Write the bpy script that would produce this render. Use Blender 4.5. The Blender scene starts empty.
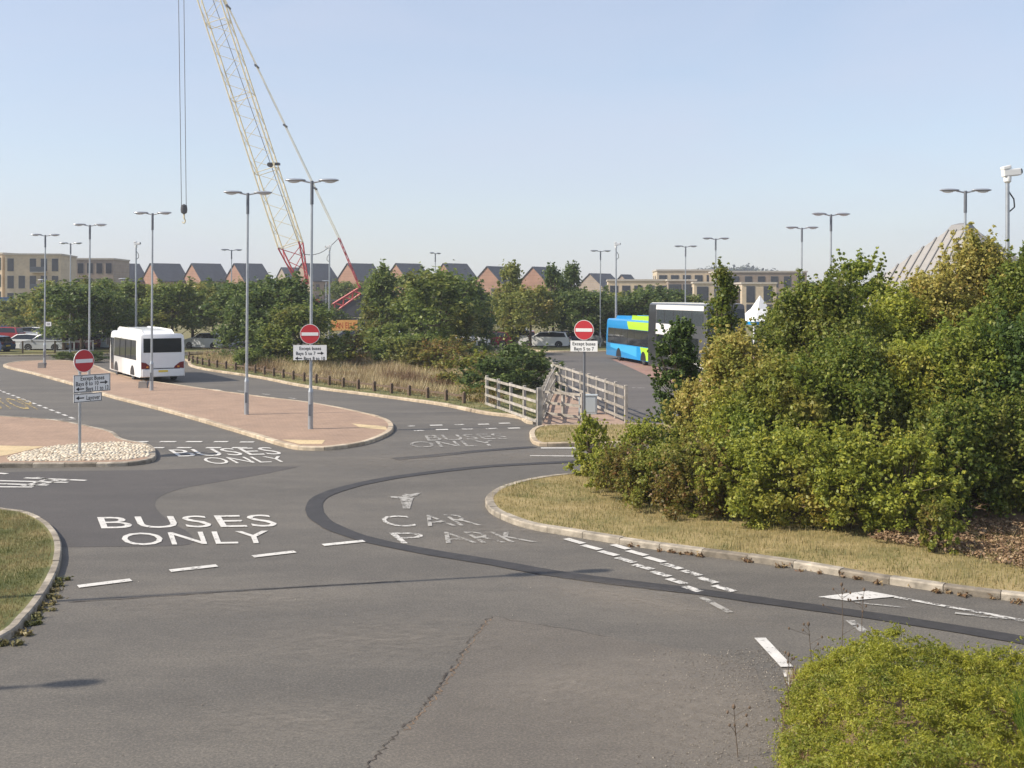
import bpy, bmesh, math, random
import numpy as np
from mathutils import Vector, Matrix
from mathutils.geometry import tessellate_polygon
R = math.radians
S = bpy.context.scene
C = S.collection
rng = np.random.default_rng(7)
random.seed(7)

# ------------------------------------------------------------------ camera, sky, sun, exposure
CAMH, F, HZ = 5.0, 1150.0, 294.0
cd = bpy.data.cameras.new("camera"); cam = bpy.data.objects.new("camera", cd); C.objects.link(cam)
cam.location = (0, 0, CAMH); cam.rotation_euler = (R(90), 0, 0)
cd.sensor_fit = 'HORIZONTAL'; cd.sensor_width = 36; cd.lens = 36*F/1024
cd.shift_y = -(384-HZ)/1024
cd.clip_start = 0.2; cd.clip_end = 9000
S.camera = cam
SUN_EL, SUN_DIR = R(40), (0.974, 0.225)            # direction the light travels in plan
w = bpy.data.worlds.new("World"); S.world = w; w.use_nodes = True
nt = w.node_tree; bg = nt.nodes["Background"]
sky = nt.nodes.new("ShaderNodeTexSky"); sky.sky_type = 'NISHITA'; sky.sun_disc = False
sky.sun_elevation = SUN_EL; sky.sun_rotation = math.atan2(-SUN_DIR[0], -SUN_DIR[1])
sky.air_density = 1.0; sky.dust_density = 0.6; sky.ozone_density = 1.1; sky.altitude = 0
veil = nt.nodes.new("ShaderNodeMix"); veil.data_type = 'RGBA'; veil.inputs[0].default_value = 0.60     # thin even summer veil over the blue
nt.links.new(sky.outputs[0], veil.inputs[6]); veil.inputs[7].default_value = (3.95, 4.2, 5.05, 1)
ctc = nt.nodes.new("ShaderNodeTexCoord"); cmp_ = nt.nodes.new("ShaderNodeMapping"); cmp_.inputs["Scale"].default_value = (1.2, 1.2, 4.5); nt.links.new(ctc.outputs["Generated"], cmp_.inputs[0])
cno = nt.nodes.new("ShaderNodeTexNoise"); cno.inputs["Scale"].default_value = 2.6; cno.inputs["Detail"].default_value = 7; cno.inputs["Distortion"].default_value = .6; nt.links.new(cmp_.outputs[0], cno.inputs["Vector"])
cmr = nt.nodes.new("ShaderNodeMapRange"); cmr.inputs[1].default_value = .3; cmr.inputs[2].default_value = .75; cmr.inputs[3].default_value = .36; cmr.inputs[4].default_value = .66; nt.links.new(cno.outputs["Fac"], cmr.inputs[0]); nt.links.new(cmr.outputs[0], veil.inputs[0])
nt.links.new(veil.outputs[2], bg.inputs[0]); bg.inputs[1].default_value = 0.115
sl = bpy.data.lights.new("sun", 'SUN'); so = bpy.data.objects.new("sun", sl); C.objects.link(so)
sl.energy = 4.2; sl.angle = R(0.53); sl.color = (1.0, 0.905, 0.77)
so.rotation_euler = Vector((SUN_DIR[0]*math.cos(SUN_EL), SUN_DIR[1]*math.cos(SUN_EL), -math.sin(SUN_EL))).to_track_quat('-Z', 'Y').to_euler()
S.view_settings.view_transform = 'Standard'; S.view_settings.look = 'None'
S.view_settings.exposure = 0.6; S.view_settings.gamma = 1.0
S.cycles.max_bounces = 6; S.cycles.transparent_max_bounces = 12

# ------------------------------------------------------------------ helpers
def gp(px, py, z=0.0):
    Y = F*(CAMH-z)/(py-HZ)
    return Vector(((px-512)*Y/F, Y, z))
def at(px, Y, z=0.0):
    return Vector(((px-512)*Y/F, Y, z))
def zat(py, Y):
    return CAMH-(py-HZ)*Y/F

class MB:
    def __init__(s): s.v = []; s.f = []
    def add(s, vs, fs):
        o = len(s.v); s.v += [tuple(p) for p in vs]; s.f += [tuple(i+o for i in f) for f in fs]; return s
    def box(s, c, d, rz=0.0, rx=0.0, ry=0.0):
        M = Matrix.Translation(c) @ Matrix.Rotation(rz, 4, 'Z') @ Matrix.Rotation(ry, 4, 'Y') @ Matrix.Rotation(rx, 4, 'X')
        vs = [M @ Vector((x*d[0]/2, y*d[1]/2, z*d[2]/2)) for x in (-1, 1) for y in (-1, 1) for z in (-1, 1)]
        return s.add(vs, [(0, 1, 3, 2), (4, 6, 7, 5), (0, 4, 5, 1), (2, 3, 7, 6), (0, 2, 6, 4), (1, 5, 7, 3)])
    def tube(s, p0, p1, r0, r1=None, n=10, caps=True):
        p0 = Vector(p0); p1 = Vector(p1); r1 = r0 if r1 is None else r1
        d = (p1-p0).normalized(); a = d.orthogonal().normalized(); b = d.cross(a)
        vs = []
        for p, r in ((p0, r0), (p1, r1)):
            for i in range(n):
                t = 2*math.pi*i/n; vs.append(p+(a*math.cos(t)+b*math.sin(t))*r)
        fs = [(i, (i+1) % n, n+(i+1) % n, n+i) for i in range(n)]
        if caps: fs += [tuple(range(n))[::-1], tuple(range(n, 2*n))]
        return s.add(vs, fs)
    def path(s, pts, rs, n=8):
        for i in range(len(pts)-1): s.tube(pts[i], pts[i+1], rs[i], rs[i+1], n, caps=(i in (0, len(pts)-2)))
        return s
    def lathe(s, prof, n=20, M=None):
        vs = []; fs = []
        for r, z in prof:
            for i in range(n):
                t = 2*math.pi*i/n; p = Vector((r*math.cos(t), r*math.sin(t), z)); vs.append(M @ p if M else p)
        for k in range(len(prof)-1):
            for i in range(n):
                fs.append((k*n+i, k*n+(i+1) % n, (k+1)*n+(i+1) % n, (k+1)*n+i))
        fs.append(tuple(range(n))[::-1]); fs.append(tuple(range((len(prof)-1)*n, len(prof)*n)))
        return s.add(vs, fs)
    def prism(s, poly, d0, d1, plane='xy', M=None):
        """extrude a 2-D outline between d0 and d1 (plane xy -> z, xz -> y, yz -> x)"""
        def P(a, b, d):
            v = {'xy': (a, b, d), 'xz': (a, d, b), 'yz': (d, a, b)}[plane]
            return M @ Vector(v) if M else Vector(v)
        n = len(poly); vs = [P(a, b, d0) for a, b in poly]+[P(a, b, d1) for a, b in poly]
        tri = tessellate_polygon([[Vector((a, b, 0)) for a, b in poly]])
        fs = [tuple(t) for t in tri]+[tuple(i+n for i in t)[::-1] for t in tri]
        fs += [(i, (i+1) % n, n+(i+1) % n, n+i) for i in range(n)]
        return s.add(vs, fs)
    def sheet(s, poly, z=0.0):
        tri = tessellate_polygon([[Vector((p[0], p[1], 0)) for p in poly]])
        return s.add([(p[0], p[1], z) for p in poly], [tuple(t) for t in tri])
    def mesh(s, name, smooth=False, bevel=0.0, seg=2):
        me = bpy.data.meshes.new(name); me.from_pydata(s.v, [], s.f); me.validate()
        bm = bmesh.new(); bm.from_mesh(me)
        if bevel:
            bmesh.ops.remove_doubles(bm, verts=bm.verts, dist=1e-5)
            bmesh.ops.dissolve_limit(bm, angle_limit=R(1), verts=bm.verts, edges=bm.edges)
            es = [e for e in bm.edges if len(e.link_faces) == 2 and e.calc_face_angle(0) > R(25)]
            bmesh.ops.bevel(bm, geom=es, offset=bevel, segments=seg, profile=0.6, affect='EDGES', clamp_overlap=True)
        bmesh.ops.recalc_face_normals(bm, faces=bm.faces)
        bm.to_mesh(me); bm.free()
        if smooth:
            for p in me.polygons: p.use_smooth = True
            try: me.set_sharp_from_angle(angle=R(40))
            except Exception: pass
        return me
    def build(s, name, mat, parent=None, **k):
        return link(name, s.mesh(name, **k), mat, parent)

def link(name, me, mat=None, parent=None):
    o = bpy.data.objects.new(name, me); C.objects.link(o)
    if mat is not None and not me.materials: me.materials.append(mat)
    if parent: o.parent = parent
    return o
def tag(o, label, cat, group=None):
    o['label'] = label; o['category'] = cat
    if group: o['group'] = group
    return o
def thing(name, label, cat, loc=(0, 0, 0), rz=0.0, group=None):
    o = bpy.data.objects.new(name, None); C.objects.link(o)
    o.empty_display_size = 0.3
    o.location = loc; o.rotation_euler = (0, 0, rz)
    return tag(o, label, cat, group)
def kids(o): return [c for c in bpy.data.objects if c.parent == o]
def dup(o, parent=None):
    c = o.copy(); C.objects.link(c)
    if parent: c.parent = parent
    for k in kids(o): dup(k, c)
    return c
def struct(o): o['kind'] = 'structure'; return o
def stuff(o): o['kind'] = 'stuff'; return o

def smooth_line(pts, closed=False, step=0.5):
    P = [Vector((p[0], p[1])) for p in pts]; n = len(P); out = []
    rngi = range(n if closed else n-1)
    for i in rngi:
        if closed: a, b, c, d = P[(i-1) % n], P[i], P[(i+1) % n], P[(i+2) % n]
        else: a, b, c, d = P[max(i-1, 0)], P[i], P[i+1], P[min(i+2, n-1)]
        # centripetal parametrisation keeps the outline from overshooting
        t0 = 0; t1 = t0+max((b-a).length, 1e-4)**.5; t2 = t1+max((c-b).length, 1e-4)**.5; t3 = t2+max((d-c).length, 1e-4)**.5
        k = max(1, int((c-b).length/step))
        for j in range(k):
            t = t1+(t2-t1)*j/k
            A1 = a*(t1-t)/(t1-t0)+b*(t-t0)/(t1-t0); A2 = b*(t2-t)/(t2-t1)+c*(t-t1)/(t2-t1); A3 = c*(t3-t)/(t3-t2)+d*(t-t2)/(t3-t2)
            B1 = A1*(t2-t)/(t2-t0)+A2*(t-t0)/(t2-t0); B2 = A2*(t3-t)/(t3-t1)+A3*(t-t1)/(t3-t1)
            out.append(B1*(t2-t)/(t2-t1)+B2*(t-t1)/(t2-t1))
    if not closed: out.append(P[-1])
    return out
def resample(pts, step):
    out = [pts[0].copy()]; acc = 0.0
    for a, b in zip(pts, pts[1:]):
        L = (b-a).length; t = step-acc
        while t <= L:
            out.append(a.lerp(b, t/L)); t += step
        acc = (acc+L) % step
    return out
def normals2(pts, closed=False):
    n = len(pts); N = []
    for i in range(n):
        a = pts[(i-1) % n] if closed or i > 0 else pts[0]
        b = pts[(i+1) % n] if closed or i < n-1 else pts[-1]
        t = (b-a); t = t.normalized() if t.length > 1e-9 else Vector((1, 0)); N.append(Vector((-t.y, t.x)))
    return N

def inside(P, poly):
    x, y = P[:, 0], P[:, 1]; r = np.zeros(len(P), bool); n = len(poly); j = n-1
    for i in range(n):
        xi, yi = poly[i]; xj, yj = poly[j]
        c = ((yi > y) != (yj > y)) & (x < (xj-xi)*(y-yi)/((yj-yi) if abs(yj-yi) > 1e-9 else 1e-9)+xi); r ^= c; j = i
    return r

# ------------------------------------------------------------------ materials
def mat(name, col, rough=0.8, metal=0.0, noise=0.0, nscale=3.0, bump=0.0, bscale=20.0, alpha=None, spec=None, col2=None, coat=0.0, nscale2=None):
    m = bpy.data.materials.new(name); m.use_nodes = True; n = m.node_tree.nodes; L = m.node_tree.links
    b = n["Principled BSDF"]; b.inputs["Roughness"].default_value = rough; b.inputs["Metallic"].default_value = metal
    if spec is not None: b.inputs["Specular IOR Level"].default_value = spec
    if coat: b.inputs["Coat Weight"].default_value = coat
    b.inputs["Base Color"].default_value = (*col, 1)
    tc = n.new("ShaderNodeTexCoord")
    if noise or col2:
        t = n.new("ShaderNodeTexNoise"); t.inputs["Scale"].default_value = nscale; t.inputs["Detail"].default_value = 8; t.inputs["Roughness"].default_value = 0.65
        L.new(tc.outputs["Object"], t.inputs["Vector"])
        cr = n.new("ShaderNodeValToRGB"); L.new(t.outputs["Fac"], cr.inputs["Fac"])
        cr.color_ramp.elements[0].position = 0.32; cr.color_ramp.elements[1].position = 0.68
        c2 = col2 if col2 else tuple(min(1, x*(1+noise)) for x in col)
        c1 = col if col2 else tuple(x*(1-noise) for x in col)
        cr.color_ramp.elements[0].color = (*c1, 1); cr.color_ramp.elements[1].color = (*c2, 1)
        L.new(cr.outputs["Color"], b.inputs["Base Color"])
    if bump:
        t2 = n.new("ShaderNodeTexNoise"); t2.inputs["Scale"].default_value = bscale; t2.inputs["Detail"].default_value = 6
        L.new(tc.outputs["Object"], t2.inputs["Vector"])
        bp = n.new("ShaderNodeBump"); bp.inputs["Strength"].default_value = bump; bp.inputs["Distance"].default_value = 0.02
        L.new(t2.outputs["Fac"], bp.inputs["Height"]); L.new(bp.outputs[0], b.inputs["Normal"])
    return m
def nd(m, typ, **k):
    x = m.node_tree.nodes.new(typ)
    for a, v in k.items(): setattr(x, a, v)
    return x
def ramp(m, stops, interp='LINEAR'):
    r = nd(m, "ShaderNodeValToRGB"); cr = r.color_ramp; cr.interpolation = interp
    while len(cr.elements) < len(stops): cr.elements.new(0.5)
    for e, (p, c) in zip(cr.elements, stops): e.position = p; e.color = (*c, 1) if len(c) == 3 else c
    return r
def asphalt(name, base, warm, tyre=True):
    m = bpy.data.materials.new(name); m.use_nodes = True; N = m.node_tree; L = N.links; b = N.nodes["Principled BSDF"]
    b.inputs["Roughness"].default_value = 0.78; b.inputs["Specular IOR Level"].default_value = 0.45
    tc = nd(m, "ShaderNodeTexCoord")
    big = nd(m, "ShaderNodeTexNoise"); big.inputs["Scale"].default_value = 0.16; big.inputs["Detail"].default_value = 9; big.inputs["Roughness"].default_value = 0.68
    fine = nd(m, "ShaderNodeTexNoise"); fine.inputs["Scale"].default_value = 30; fine.inputs["Detail"].default_value = 7; fine.inputs["Roughness"].default_value = .8
    mid = nd(m, "ShaderNodeTexNoise"); mid.inputs["Scale"].default_value = 2.2; mid.inputs["Detail"].default_value = 9; mid.inputs["Roughness"].default_value = .75
    for t in (big, fine, mid): L.new(tc.outputs["Object"], t.inputs["Vector"])
    mpv = nd(m, "ShaderNodeMapping"); mpv.inputs["Scale"].default_value = (.35, 1.3, 1); mpv.inputs["Rotation"].default_value = (0, 0, R(-14)); L.new(tc.outputs["Object"], mpv.inputs[0]); L.new(mpv.outputs[0], big.inputs["Vector"]); big.inputs["Scale"].default_value = .35
    r = ramp(m, [(0.26, tuple(x*0.87 for x in base)), (0.46, base), (0.58, tuple((x+y)/2 for x, y in zip(base, warm))), (0.80, warm)]); L.new(big.outputs["Fac"], r.inputs["Fac"])
    rf = ramp(m, [(0.25, (0.38,)*3), (0.5, (1, 1, 1)), (0.74, (2.1, 2.0, 1.85))]); L.new(fine.outputs["Fac"], rf.inputs["Fac"])
    rm = ramp(m, [(0.28, (0.88,)*3), (0.72, (1.1, 1.09, 1.08))]); L.new(mid.outputs["Fac"], rm.inputs["Fac"])
    m1 = nd(m, "ShaderNodeMix", data_type='RGBA', blend_type='MULTIPLY'); m1.inputs[0].default_value = 1
    L.new(r.outputs[0], m1.inputs[6]); L.new(rf.outputs[0], m1.inputs[7])
    m2 = nd(m, "ShaderNodeMix", data_type='RGBA', blend_type='MULTIPLY'); m2.inputs[0].default_value = 1
    L.new(m1.outputs[2], m2.inputs[6]); L.new(rm.outputs[0], m2.inputs[7])
    L.new(m2.outputs[2], b.inputs["Base Color"])
    bp = nd(m, "ShaderNodeBump"); bp.inputs["Strength"].default_value = 0.5; bp.inputs["Distance"].default_value = 0.006
    L.new(fine.outputs["Fac"], bp.inputs["Height"]); L.new(bp.outputs[0], b.inputs["Normal"])
    return m
def paint(name, col, wear, scale=5.0):
    """road paint; wear = share of the film that is gone (transparent to the asphalt below)"""
    m = mat(name, col, 0.7, noise=0.14, nscale=2.5); N = m.node_tree; L = N.links
    b = N.nodes["Principled BSDF"]; out = N.nodes["Material Output"]
    tc = nd(m, "ShaderNodeTexCoord")
    t = nd(m, "ShaderNodeTexNoise"); t.inputs["Scale"].default_value = scale; t.inputs["Detail"].default_value = 9; t.inputs["Roughness"].default_value = .78
    L.new(tc.outputs["Object"], t.inputs["Vector"])
    c = 0.30+wear*0.40
    r = ramp(m, [(max(0, c-0.05), (0, 0, 0)), (c+0.05, (1, 1, 1))]); L.new(t.outputs["Fac"], r.inputs["Fac"])
    tr = nd(m, "ShaderNodeBsdfTransparent"); mx = nd(m, "ShaderNodeMixShader")
    L.new(r.outputs[0], mx.inputs[0]); L.new(tr.outputs[0], mx.inputs[1]); L.new(b.outputs[0], mx.inputs[2]); L.new(mx.outputs[0], out.inputs["Surface"])
    return m
def leafmat(name, stops, trans=0.46, patch=None, pscale=0.5, pbias=0.55):
    """one colour per leaf from a ramp; patch = second ramp used in drifts through the crown"""
    m = bpy.data.materials.new(name); m.use_nodes = True; N = m.node_tree; L = N.links; b = N.nodes["Principled BSDF"]; out = N.nodes["Material Output"]
    b.inputs["Roughness"].default_value = 0.5; b.inputs["Specular IOR Level"].default_value = 0.4
    g = nd(m, "ShaderNodeNewGeometry"); r = ramp(m, stops); L.new(g.outputs["Random Per Island"], r.inputs["Fac"])
    col = r.outputs[0]
    if patch:
        tc = nd(m, "ShaderNodeTexCoord"); oi = nd(m, "ShaderNodeObjectInfo")
        t = nd(m, "ShaderNodeTexNoise"); t.noise_dimensions = '4D'; t.inputs["Scale"].default_value = pscale; t.inputs["Detail"].default_value = 3
        L.new(tc.outputs["Object"], t.inputs["Vector"])
        mu = nd(m, "ShaderNodeMath", operation='MULTIPLY'); mu.inputs[1].default_value = 37; L.new(oi.outputs["Random"], mu.inputs[0]); L.new(mu.outputs[0], t.inputs["W"])
        r2 = ramp(m, patch); L.new(g.outputs["Random Per Island"], r2.inputs["Fac"])
        rr = ramp(m, [(pbias-.09, (0, 0, 0)), (pbias+.09, (1, 1, 1))]); L.new(t.outputs["Fac"], rr.inputs["Fac"])
        mx = nd(m, "ShaderNodeMix", data_type='RGBA'); L.new(rr.outputs[0], mx.inputs[0]); L.new(col, mx.inputs[6]); L.new(r2.outputs[0], mx.inputs[7]); col = mx.outputs[2]
    L.new(col, b.inputs["Base Color"])
    tl = nd(m, "ShaderNodeBsdfTranslucent"); L.new(col, tl.inputs["Color"])
    ms = nd(m, "ShaderNodeMixShader"); ms.inputs[0].default_value = trans
    L.new(b.outputs[0], ms.inputs[1]); L.new(tl.outputs[0], ms.inputs[2]); L.new(ms.outputs[0], out.inputs["Surface"])
    return m
def brickmat(name, c1, c2, mortar, sx, scale=1.0, axis='xy', rough=.85, rot=0.0, noise=True):
    m = bpy.data.materials.new(name); m.use_nodes = True; N = m.node_tree; L = N.links; b = N.nodes["Principled BSDF"]; b.inputs["Roughness"].default_value = rough
    tc = nd(m, "ShaderNodeTexCoord"); mp = nd(m, "ShaderNodeMapping"); L.new(tc.outputs["Object"], mp.inputs[0])
    if axis == 'xz': mp.inputs["Rotation"].default_value = (R(90), 0, rot)
    else: mp.inputs["Rotation"].default_value = (0, 0, rot)
    br = nd(m, "ShaderNodeTexBrick"); br.inputs["Color1"].default_value = (*c1, 1); br.inputs["Color2"].default_value = (*c2, 1); br.inputs["Mortar"].default_value = (*mortar, 1)
    br.inputs["Scale"].default_value = scale; br.inputs["Brick Width"].default_value = sx; br.inputs["Row Height"].default_value = sx/2; br.inputs["Mortar Size"].default_value = sx*0.03
    L.new(mp.outputs[0], br.inputs["Vector"])
    t = nd(m, "ShaderNodeTexNoise"); t.inputs["Scale"].default_value = 0.6; t.inputs["Detail"].default_value = 8; t.inputs["Roughness"].default_value = .7
    L.new(tc.outputs["Object"], t.inputs["Vector"])
    rr = ramp(m, [(0.3, (0.8, 0.8, 0.8)), (0.7, (1.14, 1.12, 1.1))]); L.new(t.outputs["Fac"], rr.inputs[0])
    mx = nd(m, "ShaderNodeMix", data_type='RGBA', blend_type='MULTIPLY'); mx.inputs[0].default_value = 1
    L.new(br.outputs[0], mx.inputs[6]); L.new(rr.outputs[0], mx.inputs[7]); L.new(mx.outputs[2], b.inputs["Base Color"])
    return m
def islandmat(name, stops, rough=.85, bump=0.0, bscale=25, nz=0.15):
    m = mat(name, (0.5, 0.5, 0.5), rough, bump=bump, bscale=bscale); L = m.node_tree.links; b = m.node_tree.nodes["Principled BSDF"]
    g = nd(m, "ShaderNodeNewGeometry"); r = ramp(m, stops); L.new(g.outputs["Random Per Island"], r.inputs[0])
    tc = nd(m, "ShaderNodeTexCoord"); t = nd(m, "ShaderNodeTexNoise"); t.inputs["Scale"].default_value = 4; t.inputs["Detail"].default_value = 8
    L.new(tc.outputs["Object"], t.inputs["Vector"]); rr = ramp(m, [(0.3, (1-nz*2,)*3), (0.7, (1+nz,)*3)]); L.new(t.outputs["Fac"], rr.inputs[0])
    mx = nd(m, "ShaderNodeMix", data_type='RGBA', blend_type='MULTIPLY'); mx.inputs[0].default_value = 1
    L.new(r.outputs[0], mx.inputs[6]); L.new(rr.outputs[0], mx.inputs[7]); L.new(mx.outputs[2], b.inputs["Base Color"])
    return m

M = {}
M['asphalt'] = asphalt('asphalt', (0.101, 0.093, 0.081), (0.142, 0.129, 0.109))
M['asphalt_new'] = asphalt('asphalt_new', (0.070, 0.064, 0.060), (0.086, 0.078, 0.072))
M['asphalt_far'] = asphalt('asphalt_far', (0.100, 0.091, 0.084), (0.13, 0.118, 0.107))
M['tar'] = mat('tar_strip', (0.036, 0.033, 0.032), 0.7, noise=.25, nscale=3, bump=.3, bscale=40)
M['crack_shadow'] = mat('crack_shadow_fill', (0.05, 0.04, 0.033), 0.9)  # dark fill for real cracks and for the painted lamp shadow
M['paint'] = paint('road_paint', (0.58, 0.56, 0.52), 0.25, 6)
M['paint_mid'] = paint('road_paint_worn', (0.58, 0.56, 0.52), 0.44, 7)
M['paint_bad'] = paint('road_paint_faded', (0.36, 0.345, 0.315), 0.44, 3.2)
M['paint_yellow'] = paint('yellow_paint_faded', (0.50, 0.37, 0.14), 0.50, 3)
M['kerb'] = islandmat('kerb_concrete', [(0, (0.22, 0.185, 0.14)), (0.5, (0.35, 0.305, 0.24)), (1, (0.44, 0.385, 0.305))], .85, .5, 18, .24)
M['kerb_buff'] = islandmat('kerb_buff_concrete', [(0, (0.38, 0.30, 0.21)), (0.5, (0.47, 0.38, 0.27)), (1, (0.54, 0.45, 0.33))], .85, .3)
M['paving'] = brickmat('block_paving', (0.315, 0.215, 0.15), (0.365, 0.25, 0.178), (0.22, 0.155, 0.11), 0.2, rot=R(30))
M['paving_red'] = brickmat('red_block_paving', (0.29, 0.17, 0.14), (0.33, 0.20, 0.165), (0.2, 0.14, 0.12), 0.2, rot=R(20))
M['tactile'] = brickmat('buff_tactile', (0.56, 0.43, 0.24), (0.61, 0.48, 0.28), (0.42, 0.33, 0.2), 0.4)
M['path'] = mat('path_surface', (0.34, 0.24, 0.18), .9, noise=.2, nscale=2)
M['soil'] = mat('soil', (0.16, 0.105, 0.065), .95, col2=(0.25, 0.165, 0.10), nscale=1.4, bump=.6, bscale=12)
def grassmat(name, a, b_, c):
    m = mat(name, a, .95, bump=.7, bscale=30); L = m.node_tree.links; b = m.node_tree.nodes["Principled BSDF"]
    tc = nd(m, "ShaderNodeTexCoord")
    t = nd(m, "ShaderNodeTexNoise"); t.inputs["Scale"].default_value = 0.9; t.inputs["Detail"].default_value = 10; t.inputs["Roughness"].default_value = .7
    L.new(tc.outputs["Object"], t.inputs["Vector"])
    r = ramp(m, [(0.34, a), (0.5, b_), (0.66, c)]); L.new(t.outputs["Fac"], r.inputs[0]); L.new(r.outputs[0], b.inputs["Base Color"])
    return m
M['grass_dry'] = grassmat('dry_turf', (0.15, 0.135, 0.045), (0.27, 0.21, 0.085), (0.36, 0.275, 0.13))
M['grass_green'] = grassmat('green_turf', (0.07, 0.085, 0.022), (0.13, 0.13, 0.04), (0.22, 0.18, 0.075))
M['field'] = grassmat('field', (0.11, 0.12, 0.045), (0.17, 0.15, 0.06), (0.22, 0.18, 0.08))
M['galv'] = mat('galvanised_steel', (0.42, 0.44, 0.46), 0.45, 0.75, noise=.12, nscale=3)
M['galv_dark'] = mat('grey_painted_steel', (0.15, 0.16, 0.18), 0.5, 0.3, noise=.12)
M['lamp_grey'] = mat('lamp_housing', (0.36, 0.38, 0.41), 0.35, 0.5)
M['lamp_glass'] = mat('lamp_bowl', (0.62, 0.64, 0.66), 0.15, 0.0)
M['white_plastic'] = mat('white_plastic', (0.78, 0.78, 0.76), 0.4)
M['red_sign'] = mat('red_sign_face', (0.52, 0.035, 0.045), 0.45, spec=.4)
M['white_sign'] = mat('white_sign_face', (0.80, 0.80, 0.79), 0.5)
M['black'] = mat('black_lettering', (0.015, 0.015, 0.018), 0.5)
M['sign_back'] = mat('sign_grey', (0.35, 0.36, 0.37), 0.55, .4)
M['timber'] = islandmat('weathered_timber', [(0, (0.26, 0.235, 0.20)), (0.5, (0.34, 0.31, 0.265)), (1, (0.43, 0.395, 0.35))], .9, .3, 30, .2)
M['timber_dark'] = mat('dark_timber', (0.13, 0.09, 0.06), .9, noise=.3, nscale=6)
M['timber_white'] = mat('white_boards', (0.72, 0.70, 0.66), .7, noise=.1)
M['bark'] = mat('bark', (0.11, 0.08, 0.055), .95, noise=.35, nscale=8, bump=.5, bscale=25)
M['tyre'] = mat('tyre_rubber', (0.018, 0.018, 0.019), .85)
M['rim'] = mat('wheel_rim', (0.45, 0.46, 0.47), .35, .7)
M['glass'] = mat('dark_glass', (0.016, 0.019, 0.023), .06, 0, spec=.6)
M['glass_grey'] = mat('tinted_glass', (0.055, 0.065, 0.075), .1, 0, spec=.6)
M['plastic_black'] = mat('black_trim', (0.022, 0.022, 0.024), .5)
M['bus_white'] = mat('white_coachwork', (0.80, 0.80, 0.79), .28, coat=.5, noise=.03, nscale=1)
M['bus_blue'] = mat('blue_coachwork', (0.015, 0.27, 0.62), .3, coat=.4)
M['bus_blue_light'] = mat('light_blue_coachwork', (0.06, 0.45, 0.80), .3, coat=.4)
M['bus_green'] = mat('lime_coachwork', (0.44, 0.72, 0.04), .3, coat=.4)
M['bus_dark'] = mat('charcoal_coachwork', (0.035, 0.037, 0.042), .3, coat=.4)
M['tail_red'] = mat('tail_lamp_red', (0.16, 0.008, 0.012), .2)
M['amber'] = mat('amber_lens', (0.7, 0.25, 0.02), .2)
M['head_lamp'] = mat('clear_lens', (0.65, 0.67, 0.7), .08)
M['plate_yellow'] = mat('yellow_plate', (0.75, 0.55, 0.06), .5)
M['plate_white'] = mat('white_plate', (0.75, 0.75, 0.72), .5)
M['slate'] = brickmat('slate_roof', (0.055, 0.062, 0.075), (0.072, 0.080, 0.094), (0.035, 0.038, 0.045), 0.5, rough=.7)
M['brick_red'] = brickmat('red_brick', (0.27, 0.145, 0.098), (0.32, 0.18, 0.125), (0.32, 0.25, 0.2), 0.45, axis='xz')
M['brick_buff'] = brickmat('buff_brick', (0.52, 0.42, 0.29), (0.58, 0.48, 0.34), (0.5, 0.44, 0.35), 0.45, axis='xz')
M['brick_brown'] = brickmat('brown_brick', (0.29, 0.225, 0.17), (0.33, 0.26, 0.20), (0.3, 0.26, 0.22), 0.45, axis='xz')
M['window'] = mat('window_glass', (0.035, 0.04, 0.05), .1, 0, spec=.6)
M['frame_grey'] = mat('grey_frame', (0.10, 0.11, 0.12), .5)
M['coping'] = mat('stone_coping', (0.44, 0.40, 0.34), .8, noise=.1)
M['crane_yellow'] = mat('crane_cream', (0.72, 0.62, 0.40), .5, noise=.12)
M['crane_red'] = mat('crane_red', (0.40, 0.045, 0.05), .5, noise=.15)
M['cable'] = mat('steel_cable', (0.16, 0.16, 0.17), .5, .5)
M['crane_dark'] = mat('crane_dark_grey', (0.045, 0.045, 0.05), .6)
M['orange'] = mat('orange_banner', (0.80, 0.42, 0.13), .7, noise=.1)
M['banner_red'] = mat('banner_red_letters', (0.55, 0.09, 0.03), .7)
M['roof_pale'] = mat('pale_metal_roof', (0.31, 0.295, 0.275), .55, .1, noise=.08)
M['roof_rib'] = mat('roof_seam', (0.21, 0.205, 0.20), .6)
M['canvas'] = mat('white_canvas', (0.80, 0.80, 0.77), .75)
M['blue_panel'] = mat('blue_steel', (0.03, 0.12, 0.30), .5, noise=.1)
M['concrete'] = mat('concrete', (0.42, 0.40, 0.36), .9, noise=.15, nscale=6)
M['cabinet'] = mat('grey_cabinet', (0.42, 0.47, 0.49), .5, .1)
M['cobble'] = islandmat('pale_cobbles', [(0, (0.42, 0.33, 0.23)), (0.35, (0.58, 0.50, 0.38)), (1, (0.70, 0.63, 0.50))], .85)
M['hill'] = leafmat('far_wood', [(0, (0.035, 0.05, 0.03)), (1, (0.06, 0.08, 0.045))], .1)

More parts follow.
